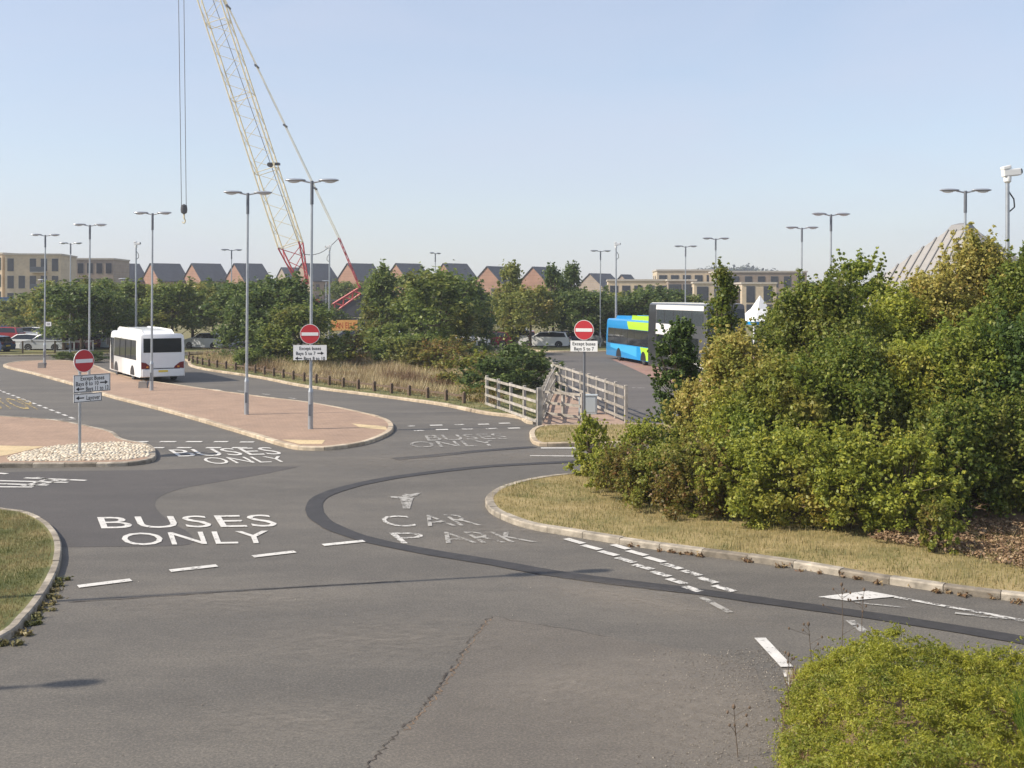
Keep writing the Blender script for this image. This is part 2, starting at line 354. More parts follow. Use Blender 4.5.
G1, G2, G3 = (0.080, 0.125, 0.020), (0.175, 0.225, 0.034), (0.30, 0.33, 0.055)
YEL = [(0, (0.28, 0.25, 0.05)), (0.5, (0.40, 0.34, 0.08)), (0.88, (0.42, 0.30, 0.07)), (1, (0.36, 0.17, 0.05))]
OLV = [(0, (0.12, 0.13, 0.03)), (0.5, (0.19, 0.185, 0.04)), (1, (0.28, 0.245, 0.06))]
M['leaf_dark'] = leafmat('leaves_dark_green', [(0, (0.048, 0.090, 0.020)), (0.6, (0.094, 0.150, 0.030)), (1, (0.163, 0.225, 0.042))])
M['leaf_mid'] = leafmat('leaves_mid_green', [(0, G1), (0.5, G2), (0.85, G3), (1, (0.20, 0.19, 0.04))], patch=OLV, pbias=.60)
M['leaf_olive'] = leafmat('leaves_olive', [(0, (0.111, 0.164, 0.027)), (0.6, (0.228, 0.282, 0.041)), (1, (0.370, 0.407, 0.062))], patch=YEL, pbias=.66)
M['leaf_turn'] = leafmat('leaves_turning', [(0, G2), (0.4, G3), (0.75, (0.370, 0.407, 0.053)), (1, (0.517, 0.485, 0.072))], patch=YEL, pbias=.62)
M['leaf_yellow'] = leafmat('leaves_yellow', [(0, (0.27, 0.27, 0.06)), (0.4, (0.45, 0.40, 0.10)), (0.85, (0.56, 0.48, 0.14)), (1, (0.46, 0.30, 0.08))], patch=[(0, G2), (1, G3)], pbias=.60)
M['leaf_brown'] = leafmat('leaves_brownish', [(0, (0.103, 0.098, 0.025)), (0.35, (0.196, 0.178, 0.038)), (0.7, (0.287, 0.207, 0.055)), (1, (0.230, 0.103, 0.042))], patch=[(0, G2), (0.6, G3), (1, (0.253, 0.230, 0.040))], pbias=.54)
M['leaf_hedge'] = leafmat('leaves_yellow_green', [(0, (0.23, 0.255, 0.028)), (0.4, (0.33, 0.34, 0.036)), (0.85, (0.43, 0.42, 0.05)), (1, (0.46, 0.40, 0.09))], patch=[(0, (0.13, 0.18, 0.024)), (0.8, (0.24, 0.27, 0.036)), (1, (0.32, 0.25, 0.08))], pscale=2.3, pbias=.54)
M['leaf_far'] = leafmat('leaves_far_green', [(0, (0.086, 0.132, 0.032)), (0.5, (0.167, 0.222, 0.050)), (1, (0.287, 0.330, 0.075))], patch=OLV, pscale=.35, pbias=.58)
M['leaf_far_dark'] = leafmat('leaves_far_dark', [(0, (0.056, 0.098, 0.029)), (0.5, (0.110, 0.163, 0.042)), (1, (0.200, 0.244, 0.059))])
M['leaf_far_turn'] = leafmat('leaves_far_turning', [(0, (0.121, 0.157, 0.036)), (0.5, (0.226, 0.252, 0.055)), (1, (0.363, 0.358, 0.085))], patch=YEL, pscale=.4, pbias=.62)
M['blade_dry'] = leafmat('dry_blades', [(0, (0.21, 0.18, 0.065)), (0.5, (0.36, 0.28, 0.12)), (1, (0.46, 0.36, 0.18))], .25, patch=[(0, (0.12, 0.145, 0.035)), (.6, (0.22, 0.21, 0.065)), (1, (0.34, 0.27, 0.11))], pscale=.55, pbias=.50)
M['blade_straw'] = leafmat('straw_blades', [(0, (0.34, 0.26, 0.13)), (0.5, (0.54, 0.43, 0.23)), (1, (0.66, 0.55, 0.33))], .3, patch=[(0, (0.15, 0.085, 0.045)), (1, (0.25, 0.15, 0.08))], pscale=.3, pbias=.55)
M['blade_green'] = leafmat('green_blades', [(0, (0.07, 0.09, 0.02)), (0.5, (0.12, 0.135, 0.035)), (1, (0.20, 0.185, 0.06))], .25, patch=[(0, (0.22, 0.175, 0.075)), (1, (0.36, 0.28, 0.13))], pscale=1.1, pbias=.51)
M['blade_fresh'] = leafmat('fresh_blades', [(0, (0.07, 0.13, 0.015)), (0.5, (0.13, 0.21, 0.025)), (1, (0.22, 0.28, 0.045))], .35)
M['weed'] = leafmat('dead_weeds', [(0, (0.14, 0.07, 0.035)), (0.6, (0.24, 0.15, 0.075)), (1, (0.34, 0.25, 0.12))], .2)

# ------------------------------------------------------------------ ground, roads, islands
def P2(l): return [(gp(x, y).x, gp(x, y).y) for x, y in l]
g = MB(); n = 24
g.add([(-3500, -200, -0.02), (3500, -200, -0.02), (3500, 6000, -0.02), (-3500, 6000, -0.02)], [(0, 1, 2, 3)])
struct(g.build('ground', M['field']))
struct(MB().sheet([(-95, -8), (95, -8), (95, 128), (-95, 128)], -0.004).build('road', M['asphalt']))
struct(MB().sheet([(3.2, 47), (60, 47), (60, 93), (2.2, 93)], 0.0).build('bus_apron', M['asphalt_far']))

def island(pix, topmat, kerbmat, name, closed=True, world=None, kw=0.16, h=0.12, flip=False, hard=()):
    pts = [Vector(p) for p in (P2(pix)+(world or []))]
    ln = smooth_line(pts, True, 0.35)
    area = sum(a.x*b.y-b.x*a.y for a, b in zip(ln, ln[1:]+ln[:1]))
    if area < 0: ln = ln[::-1]
    N = normals2(ln, True)
    inner = [p+q*(kw-0.01) for p, q in zip(ln, N)]
    top = MB().sheet([(p.x, p.y) for p in inner], h-0.012)
    struct(top.build(name, topmat))
    # kerb stones, one box-like segment every 0.9 m
    rs = resample(ln+[ln[0]], 0.30); rn = normals2(rs, True); k = MB(); i = 0
    while i < len(rs)-1:
        j = min(i+3, len(rs)-1); seg = list(range(i, j+1)); vs = []; fs = []
        hz = h+random.uniform(-.008, .008); off = random.uniform(-.006, .006)
        for c, q in enumerate(seg):
            p, nn = rs[q]+rn[q]*off, rn[q]
            if c == 0: p = p+(rs[seg[1]]-p).normalized()*0.006
            if c == len(seg)-1: p = p-(p-rs[seg[-2]]).normalized()*0.006
            o_ = p; b_ = p+nn*0.025; e_ = p+nn*kw
            vs += [(o_.x, o_.y, -0.01), (o_.x, o_.y, hz-0.025), (b_.x, b_.y, hz), (e_.x, e_.y, hz), (e_.x, e_.y, -0.01)]
        for c in range(len(seg)-1):
            for r_ in range(4): fs.append((c*5+r_, c*5+r_+1, c*5+5+r_+1, c*5+5+r_))
        m_ = len(seg)-1; fs += [(0, 1, 2, 3, 4), (m_*5+4, m_*5+3, m_*5+2, m_*5+1, m_*5)]
        k.add(vs, fs); i = j
    struct(k.build('kerb', kerbmat))
    return ln
right_isl = island([(585, 475.5), (560, 478), (538, 481), (516, 485.5), (500, 490.5), (489, 497), (485, 504), (490, 513), (512, 524), (533, 530), (560, 534.5), (615, 543.5), (673, 552), (786, 567), (900, 586), (1022, 602)],
    M['grass_dry'], M['kerb'], 'grass_verge', world=[(13.5, 16.9), (30, 13.5), (34, 30), (22, 36.5), (7, 34.5)], kw=.2)
left_isl = island([(0, 512.5), (22, 515), (44, 524), (58, 538), (62, 553), (58, 575), (46, 598), (25, 625), (0, 645)],
    M['grass_green'], M['kerb'], 'grass_verge', world=[(-9, 15.2), (-14, 17), (-14, 25.5)], kw=.135)
centre_isl = island([(4, 365.5), (35, 375), (73, 385.5), (104, 396), (169, 413), (221, 428), (256, 438.5), (280, 446), (298, 450), (326, 450.5), (360, 446), (386, 437), (393.5, 430.5), (388, 422), (360, 414), (308, 404), (269, 399.5), (230, 394), (188, 388), (142, 381), (113, 374), (92, 366), (60, 361.5), (30, 362)],
    M['paving'], M['kerb_buff'], 'pavement', kw=.2)
left_pave = island([(-20, 417.5), (0, 418.5), (52, 422), (91, 429), (113, 434.5), (124, 442), (148, 447), (156, 454), (150, 463), (128, 466), (78, 467), (20, 467.5), (-30, 468)],
    M['paving'], M['kerb'], 'pavement', world=[(-24, 33), (-24, 46)], kw=.16)
verge = island([(186, 361), (190, 366.5), (206, 370.5), (256, 378), (308, 388), (386, 398), (442, 406), (485, 414.5), (517, 418.5), (528, 424), (534, 424.5)],
    M['grass_green'], M['kerb_buff'], 'grass_verge', world=[(1.6, 52), (1.2, 70), (1.6, 91), (-20, 95), (-27, 91)], kw=.2)
small_isl = island([(541, 428.5), (533, 444), (540, 446.5), (571, 446), (640, 445.5)], M['grass_dry'], M['kerb_buff'], 'grass_verge',
    world=[(14, 38.5), (14, 42.5), (6, 43.3), (3, 43.2)], kw=.18)
island([(0, 356.5), (113, 354.5), (200, 353)], M['grass_green'], M['kerb'], 'grass_verge', world=[(-24, 103), (-70, 103), (-70, 92.3)], kw=.2)
island([(545, 352), (604, 352)], M['grass_green'], M['kerb_buff'], 'grass_verge', world=[(20, 99), (50, 103), (50, 110), (2, 110)], kw=.2)
struct(MB().sheet(P2([(612, 359.5), (640, 372), (668, 385.5), (760, 412)])+[(24, 50), (24, 92), (14, 92)], 0.004).build('pavement', M['paving_red']))
# path through the fences
struct(MB().sheet(P2([(541, 426.5), (655, 426.5), (625, 421), (560, 392), (546, 392)]), 0.006).build('path', M['path']))
# newer darker asphalt
def onroad(name, poly, z, m, parent=None): return struct(MB().sheet(poly, z).build(name, m))
dk = smooth_line([Vector(p) for p in P2([(62, 547), (120, 546.5), (189, 544.5), (191, 535), (168, 520), (155, 505), (161, 496), (182, 488.5), (220, 481.5), (256, 475.5), (300, 466.5)])], False, .3)
onroad('road_patch', [(p.x, p.y) for p in dk]+P2([(258, 466), (150, 470), (60, 471), (-40, 473), (-60, 512), (10, 514)]), 0.0, M['asphalt_new'])

def band(name, pix, w0, z, m, w1=None, step=.4, jit=0.0, world=None):
    ln = smooth_line([Vector(p) for p in P2(pix)+(world or [])], False, step); N = normals2(ln); b = MB(); vs = []; fs = []
    for i, (p, q) in enumerate(zip(ln, N)):
        t = i/max(1, len(ln)-1); wd = (w0 if w1 is None else w0+(w1-w0)*t)/2; wd *= 1+random.uniform(-jit, jit)
        j = random.uniform(-jit, jit)*0.05
        vs += [(*(p+q*(wd+j)), z), (*(p-q*(wd-j)), z)]
    for i in range(len(ln)-1): fs.append((2*i, 2*i+1, 2*i+3, 2*i+2))
    return struct(b.add(vs, fs).build(name, m))
band('tar_strip', [(1060, 647), (1024, 640.5), (900, 620), (757, 600), (700, 592), (620, 582.5), (550, 573), (495, 563), (417, 550), (360, 537.5), (325, 523), (314, 509.5), (321, 497), (345, 488), (380, 480), (412, 475), (486, 466.5), (575, 461.5)], .40, 0.008, M['tar'], jit=.06, world=[(6, 36.3), (16, 38)])
band('tar_strip', [(394, 459), (430, 456), (486, 450.5), (535, 447)], .5, 0.006, M['tar'], w1=.35, jit=.12)
onroad('road_patch', P2([(492, 616), (485, 622), (474, 636), (464, 651), (451, 670), (438, 690), (420, 711), (401, 731), (375, 757), (340, 800), (780, 800), (776, 720), (755, 668), (700, 652), (610, 637), (560, 628)]), 0.002, asphalt('asphalt_old', (0.112, 0.100, 0.085), (0.150, 0.134, 0.112)))
band('road_crack_and_shadow', [(492, 616), (485, 622), (474, 636), (464, 651), (451, 670), (438, 690), (420, 711), (401, 731), (375, 757), (355, 778)], .018, 0.006, M['crack_shadow'], step=.05, jit=.9)
band('road_crack_and_shadow', [(490, 619), (476, 637), (467, 650), (453, 672), (441, 690), (424, 710), (405, 731)], .012, 0.0065, M['soil'], step=.05, jit=.95)
band('road_crack_and_shadow', [(492, 616), (520, 622), (560, 628), (610, 637)], .01, 0.006, M['crack_shadow'], step=.12, jit=.8)
band('road_crack_and_shadow', [(68, 602), (170, 596), (290, 587.5), (400, 581)], .03, 0.006, M['crack_shadow'], step=.15, jit=.5)  # painted shadow line of the lamp post outside the left edge

ZM = 0.012
def quad(pix, m, name='road_marking', z=ZM):
    return onroad(name, P2(pix), z, m)
def dash(p0, p1, wd, m):
    a, b = gp(*p0), gp(*p1); d = (b-a); d.z = 0; d.normalize(); q = Vector((-d.y, d.x, 0))*wd/2
    return onroad('road_marking', [((a+q).x, (a+q).y), ((b+q).x, (b+q).y), ((b-q).x, (b-q).y), ((a-q).x, (a-q).y)], ZM, m)
for a, b in [((78, 587), (131, 580.3)), ((170, 571.3), (217, 566)), ((253, 557), (295, 552)), ((323, 545.5), (364, 541.3))]: dash(a, b, .20, M['paint'])
rowA = [(566, 539, 583, 544), (583, 545.5, 600, 550), (600, 551.5, 617, 556), (617, 558, 634, 563), (634, 565, 652, 570), (652, 572, 669, 577), (668, 579, 685, 584.5), (685, 587, 700, 592)]
rowB = [(613, 545, 628, 549.5), (628, 551, 646, 556), (646, 557.5, 664, 562.5), (663, 564, 681, 569.5), (683, 571, 700, 576), (699, 578, 716, 583.5), (714, 586, 734, 592)]
for i, (a, b, c, d) in enumerate(rowA): dash((a, b), (c, d), .17, M['paint'] if i < 3 else M['paint_mid'])
for i, (a, b, c, d) in enumerate(rowB): dash((a, b), (c, d), .17, M['paint'] if i < 3 else M['paint_mid'])
dash((702, 598), (730, 613), .12, M['paint_bad'])
dash((760, 638.5), (787, 667.5), .17, M['paint'])
dash((787, 671), (796, 700), .12, M['paint_mid'])
quad([(818, 597.5), (868, 591.5), (898, 597), (848, 601.5)], M['paint'])
dash((895, 597.5), (1040, 624), .11, M['paint_mid'])
dash((855, 603), (905, 608), .07, M['paint_bad']); dash((955, 613.5), (1024, 621.5), .10, M['paint_bad'])
dash((850, 621), (868, 635), .14, M['paint_bad'])
for x0, x1, y in [(133, 148, 442), (160, 176, 442), (186, 202, 442), (214, 228, 442), (240, 254, 442.3)]: dash((x0, y), (x1, y), .26, M['paint'])
for x0, x1, y in [(150, 164, 448), (177, 191, 448), (206, 221, 448), (232, 247, 448)]: dash((x0, y), (x1, y), .26, M['paint'])
for x0, x1, y in [(408, 415, 426.4), (430, 442.5, 425.6), (455, 464, 425), (478, 489, 424.6), (499, 510, 423.6), (414, 424, 431), (436, 448, 430), (462, 473, 429.5), (486, 497, 429), (508, 520, 428.5)]:
    dash((x0, y), (x1, y-.3), .28, M['paint'] if x0 in (430, 499, 436, 508, 478) else M['paint_mid'])
dash((541, 448.3), (590, 448.3), .25, M['paint']); dash((530, 456), (585, 456.5), .18, M['paint'])
for a, b in [((-4, 473.3), (7, 474.2)), ((25, 478.2), (86, 480.8)), ((-5, 481), (68, 482.8)), ((-5, 484), (48, 485.5)), ((-5, 487.2), (33, 487.4))]: dash(a, b, .16, M['paint'])
for a, b in [((36, 477.6), (62, 482)), ((48, 479.4), (20, 487.2)), ((70, 480), (30, 486))]: dash(a, b, .13, M['paint_mid'])
p0, p1 = gp(-6, 388.5), gp(77, 420)
for i in range(15):
    a, b = p0.lerp(p1, i/15), p0.lerp(p1, (i+.55)/15); d = (b-a).normalized(); q = Vector((-d.y, d.x, 0))*.07
    onroad('road_marking', [tuple((a+q)[:2]), tuple((b+q)[:2]), tuple((b-q)[:2]), tuple((a-q)[:2])], ZM, M['paint'])
dash((48, 419.5), (76, 419.5), .12, M['paint_mid'])
for x, y in [(192, 388), (213, 389.5), (237, 391), (262, 394), (288, 398)]: dash((x, y), (x+8, y+.9), .12, M['paint_mid'])
p0, p1 = gp(520, 372), gp(548, 383)
for i in range(5): dash((632+i*22, 388+i*.25), (645+i*22, 388.1+i*.25), .15, M['paint_mid'])

def textmesh(txt, res=3):
    cu = bpy.data.curves.new('lettering', 'FONT'); cu.body = txt; cu.resolution_u = res; cu.size = 1.0; cu.space_character = 1.02
    o = bpy.data.objects.new('lettering', cu); C.objects.link(o)
    bpy.context.view_layer.update()
    me = bpy.data.meshes.new_from_object(o.evaluated_get(bpy.context.evaluated_depsgraph_get()))
    bpy.data.objects.remove(o)
    return me
def fatten(me, amt):
    """embolden flat lettering by pushing every outline vertex outwards"""
    bm = bmesh.new(); bm.from_mesh(me); bmesh.ops.remove_doubles(bm, verts=bm.verts, dist=1e-5)
    mv = {}
    for v in bm.verts:
        acc = Vector((0, 0, 0))
        for e in v.link_edges:
            if len(e.link_faces) == 1:
                f = e.link_faces[0]; d = (e.verts[1].co-e.verts[0].co); q = Vector((d.y, -d.x, 0))
                if q.length < 1e-9: continue
                q.normalize()
                if q.dot(f.calc_center_median()-e.verts[0].co) > 0: q = -q
                acc += q
        if acc.length > 1e-6: mv[v] = acc.normalized()*amt
    for v, d in mv.items(): v.co += d
    bm.to_mesh(me); bm.free()
def roadtext(txt, tl, tr, br, bl, m, fat=.0):
    me = textmesh(txt); fatten(me, fat)
    co = np.array([v.co[:] for v in me.vertices]); x0, x1 = co[:, 0].min(), co[:, 0].max(); y0, y1 = co[:, 1].min(), co[:, 1].max()
    A, B, D, E = [gp(*p) for p in (bl, br, tr, tl)]
    for v in me.vertices:
        u = (v.co.x-x0)/(x1-x0); t = (v.co.y-y0)/(y1-y0)
        p = (A*(1-u)+B*u)*(1-t)+(E*(1-u)+D*u)*t; v.co = (p.x, p.y, ZM)
    me.name = 'road_lettering'
    return struct(link('road_lettering', me, m))
roadtext("BUSES", (97, 517.5), (270, 515), (279, 527), (101.5, 529), M['paint'])
roadtext("ONLY", (119.5, 533.5), (268, 531), (273, 543.5), (124, 546), M['paint'])
roadtext("BUSES", (168, 450), (270, 447.5), (284, 454.5), (179, 457), M['paint'])
roadtext("ONLY", (199.5, 458), (280, 456.5), (291, 462), (210.5, 464.5), M['paint'])
roadtext("BUSES", (424, 435.5), (500, 433.5), (511, 439), (428, 441), M['paint_bad'])
roadtext("ONLY", (408, 442), (492, 440.5), (500, 446), (412, 448), M['paint_bad'])
roadtext("C", (376, 516.5), (407, 515.8), (417, 526.7), (390, 527.5), M['paint_mid'], -.008)
roadtext("AR", (416, 515.6), (462, 514.5), (482, 525.6), (428, 526.6), M['paint_bad'], 0)
roadtext("P", (389, 533.3), (420, 532.8), (430, 543), (402, 544), M['paint_mid'], -.008)
roadtext("ARK", (432, 532.6), (512, 531.6), (538, 542.5), (446, 543.6), M['paint_bad'], 0)
roadtext("BUS STOP", (-52, 396), (24, 399), (46, 410), (-45, 408), M['paint_yellow'])
quad([(403, 509), (410, 509), (413, 499), (421, 493), (424, 492), (409, 495), (405, 493.5), (401, 497), (388, 496.6), (388, 498), (400, 499)], M['paint_bad'])

# dusty deposits and loose grit on the carriageway
dm = mat('road_dust', (0.36, 0.315, 0.26), .95); DL = dm.node_tree.links
tc_ = nd(dm, "ShaderNodeTexCoord"); gr_ = nd(dm, "ShaderNodeTexGradient", gradient_type='SPHERICAL'); DL.new(tc_.outputs["Object"], gr_.inputs[0])
nz_ = nd(dm, "ShaderNodeTexNoise"); nz_.inputs["Scale"].default_value = 9; nz_.inputs["Detail"].default_value = 10; nz_.inputs["Roughness"].default_value = .75; DL.new(tc_.outputs["Object"], nz_.inputs["Vector"])
rd_ = ramp(dm, [(.36, (0, 0, 0)), (.74, (.42,)*3)]); DL.new(nz_.outputs["Fac"], rd_.inputs[0])
ml_ = nd(dm, "ShaderNodeMath", operation='MULTIPLY', use_clamp=True); DL.new(rd_.outputs[0], ml_.inputs[0]); DL.new(gr_.outputs["Fac"], ml_.inputs[1])
td_ = nd(dm, "ShaderNodeBsdfTransparent"); mx_ = nd(dm, "ShaderNodeMixShader"); DL.new(ml_.outputs[0], mx_.inputs[0]); DL.new(td_.outputs[0], mx_.inputs[1]); DL.new(dm.node_tree.nodes["Principled BSDF"].outputs[0], mx_.inputs[2]); DL.new(mx_.outputs[0], dm.node_tree.nodes["Material Output"].inputs["Surface"])
dq = MB().add([(-1, -1, 0), (1, -1, 0), (1, 1, 0), (-1, 1, 0)], [(0, 1, 2, 3)]).mesh('road_dust')
for i, (px, py, sx, sy, a) in enumerate([(640, 600, 2.6, 1.0, -35), (650, 603, 2.4, .8, -30), (600, 592, 1.8, .7, -32), (720, 720, 1.6, 1.8, 10), (690, 705, 2.2, 2.4, 20), (560, 690, 1.8, 1.3, 60), (380, 640, 3.2, 1.6, 10), (220, 600, 3.0, 1.3, 8), (520, 530, 2.8, 2.0, 30), (300, 720, 2.0, 1.1, 0), (420, 460, 5, 2.2, 10), (560, 455, 2.6, 1.0, 4)]):
    o = struct(link('road_dust', dq, dm)); c = gp(px, py); o.location = (c.x, c.y, .0155+.0006*i); o.scale = (sx, sy, 1); o.rotation_euler = (0, 0, R(a))
grv = np.random.default_rng(77); gb = MB()
for i in range(2800):
    x = 2.9-abs(grv.normal())*.75+.1; y = grv.uniform(11.4, 16.2); x += .22*(y-12.4); r = grv.uniform(.004, .012)
    if i > 2700: x = grv.uniform(-8, 3); y = grv.uniform(12, 20)
    gb.lathe([(r*.6, 0), (r, r*.5), (r*.45, r*1.1)], 5, Matrix.Translation((x, y, .003)) @ Matrix.Rotation(grv.random()*6, 4, 'Z') @ Matrix.Diagonal((1, grv.uniform(.6, 1), .8, 1)))
stuff(gb.build('gravel', islandmat('grit', [(0, (0.10, 0.085, 0.07)), (.7, (0.22, 0.19, 0.155)), (1, (0.46, 0.41, 0.34))])))

# ------------------------------------------------------------------ vegetation builders
def leafcloud(name, centers, radii, counts, size, m, up=0.4, squash=0.75, rg=None, aspect=1.6):
    rg = rg or rng
    pts = []; cen = []
    for c, r, k in zip(centers, radii, counts):
        d = rg.normal(size=(k, 3)); d /= np.linalg.norm(d, axis=1)[:, None]+1e-9
        rr = r*np.minimum(1.9, np.abs(rg.normal(size=k))*.62+.12)[:, None]; q = d*rr; q[:, 2] *= squash
        pts.append(q+np.array(c)); cen.append(d)
    P = np.concatenate(pts); D = np.concatenate(cen); n = len(P)
    nrm = D*0.6+rg.normal(size=(n, 3))*0.55+np.array([0, 0, up]); nrm /= np.linalg.norm(nrm, axis=1)[:, None]+1e-9
    t = np.cross(nrm, rg.normal(size=(n, 3))); t /= np.linalg.norm(t, axis=1)[:, None]+1e-9; b = np.cross(nrm, t)
    s = (size*(0.45+1.1*rg.random(n)**1.3))[:, None]
    a = s*aspect/2; fold = nrm*s*0.16
    V = np.stack([P-t*a, P-t*a*.1+b*s*.5+fold, P+t*a, P-t*a*.1-b*s*.5+fold], 1).reshape(-1, 3)
    i = np.arange(n)*4
    Fc = np.stack([i, i+1, i+2, i+3], 1).reshape(-1)
    me = bpy.data.meshes.new(name); me.vertices.add(len(V)); me.vertices.foreach_set('co', V.astype(np.float32).ravel())
    me.loops.add(len(Fc)); me.loops.foreach_set('vertex_index', Fc.astype(np.int32))
    me.polygons.add(n); me.polygons.foreach_set('loop_start', (np.arange(n)*4).astype(np.int32)); me.polygons.foreach_set('loop_total', np.full(n, 4, np.int32))
    me.update(calc_edges=True); me.materials.append(m)
    return me

def plantmesh(seed, h, r, base, nclump, nleaf, size, m, shape='round', lean=0.0, clump=0.30, shoots=True):
    """trunk and crown meshes for one plant of height h, crown radius r, crown starting at height base"""
    rg = np.random.default_rng(seed); cs = []; rs = []
    # a lumpy envelope: radius at a height, modulated in azimuth
    ph = rg.random(4)*6.28; am = rg.uniform(.1, .28, 4)
    def env(t, az):
        if shape == 'cone': e = (1-t)**0.8*0.95+0.06
        elif shape == 'column': e = 0.55*(math.sin(math.pi*min(1, t*0.86+0.14))**0.5)
        elif shape == 'bush': e = math.sqrt(max(0.03, 1-(t*0.98)**2.2))*(0.86+.14*min(1, t*4))
        else: e = math.sqrt(max(0.03, 1-((t-0.42)/0.62)**2)) if t > 0.0 else .6
        return r*e*(1+am[0]*math.sin(az+ph[0])+am[1]*math.sin(2*az+ph[1])+am[2]*math.sin(3*az+5*t+ph[2]))
    for i in range(nclump):
        t = rg.random()**0.9; az = rg.random()*6.28; k = 0.35+0.65*rg.random()**0.5
        e = env(t, az)*k
        cs.append((e*math.cos(az)+lean*t, e*math.sin(az), base+(h-base)*t*0.95)); rs.append(r*clump*rg.uniform(.6, 1.25))
    # leaders that break the outline
    for i in range(max(4, nclump//7)):
        az = rg.random()*6.28; t = rg.uniform(.45, 1.0); e = env(t, az)*rg.uniform(.75, 1.12)
        z = base+(h-base)*t
        for q in range(3):
            cs.append((e*math.cos(az)*(1+.08*q)+lean*t, e*math.sin(az)*(1+.08*q), z+q*r*.13)); rs.append(r*clump*(.5-.12*q))
    if shoots:
        for i in range(int(nclump*.55)):
            az = rg.random()*6.28; t = rg.uniform(.25, 1.0); e = env(t, az)*rg.uniform(.85, 1.0); z = base+(h-base)*t*.95
            L_ = rg.uniform(.25, .6)*min(1, r); da = rg.normal()*.3
            for q in range(4): cs.append(((e+L_*.45*q/3)*math.cos(az+da*q*.1)+lean*t, (e+L_*.45*q/3)*math.sin(az+da*q*.1), z+L_*q/3)); rs.append(max(.03, r*clump*(.30-.06*q)))
    vol = np.array(rs)**2; cnt = np.maximum(8, (nleaf*vol/vol.sum())).astype(int)
    crown = leafcloud('crown', cs, rs, cnt, size, m, rg=rg)
    tk = MB(); rt = max(0.03, h*0.016)
    top = Vector((lean*.8, 0, h*0.82)); mid = Vector((lean*.3+rg.normal()*.04*h*.3, rg.normal()*.04*h*.3, h*.4))
    tk.path([(0, 0, -.15), tuple(mid), tuple(top)], [rt*1.3, rt*.8, rt*.2], 7)
    for i in rg.choice(len(cs), min(len(cs), 26), replace=False):
        c = Vector(cs[i]); s = Vector((0, 0, 0)).lerp(mid, 1) if c.z > h*.4 else Vector((0, 0, max(.05, c.z*.4)))
        m_ = s.lerp(c, .5)+Vector((0, 0, -.06*h*.2))
        tk.path([tuple(s), tuple(m_), tuple(c)], [rt*.42, rt*.25, rt*.08], 5)
    return tk.mesh('trunk', smooth=True), crown
def plant(name, meshes, label, cat, loc, s=(1, 1, 1), rz=0.0, group=None):
    o = thing(name, label, cat, loc, rz, group); o.scale = s
    link('trunk' if 'tree' in name else 'stem', meshes[0], M['bark'], o); link('crown' if 'tree' in name else 'foliage', meshes[1], None, o)
    return o

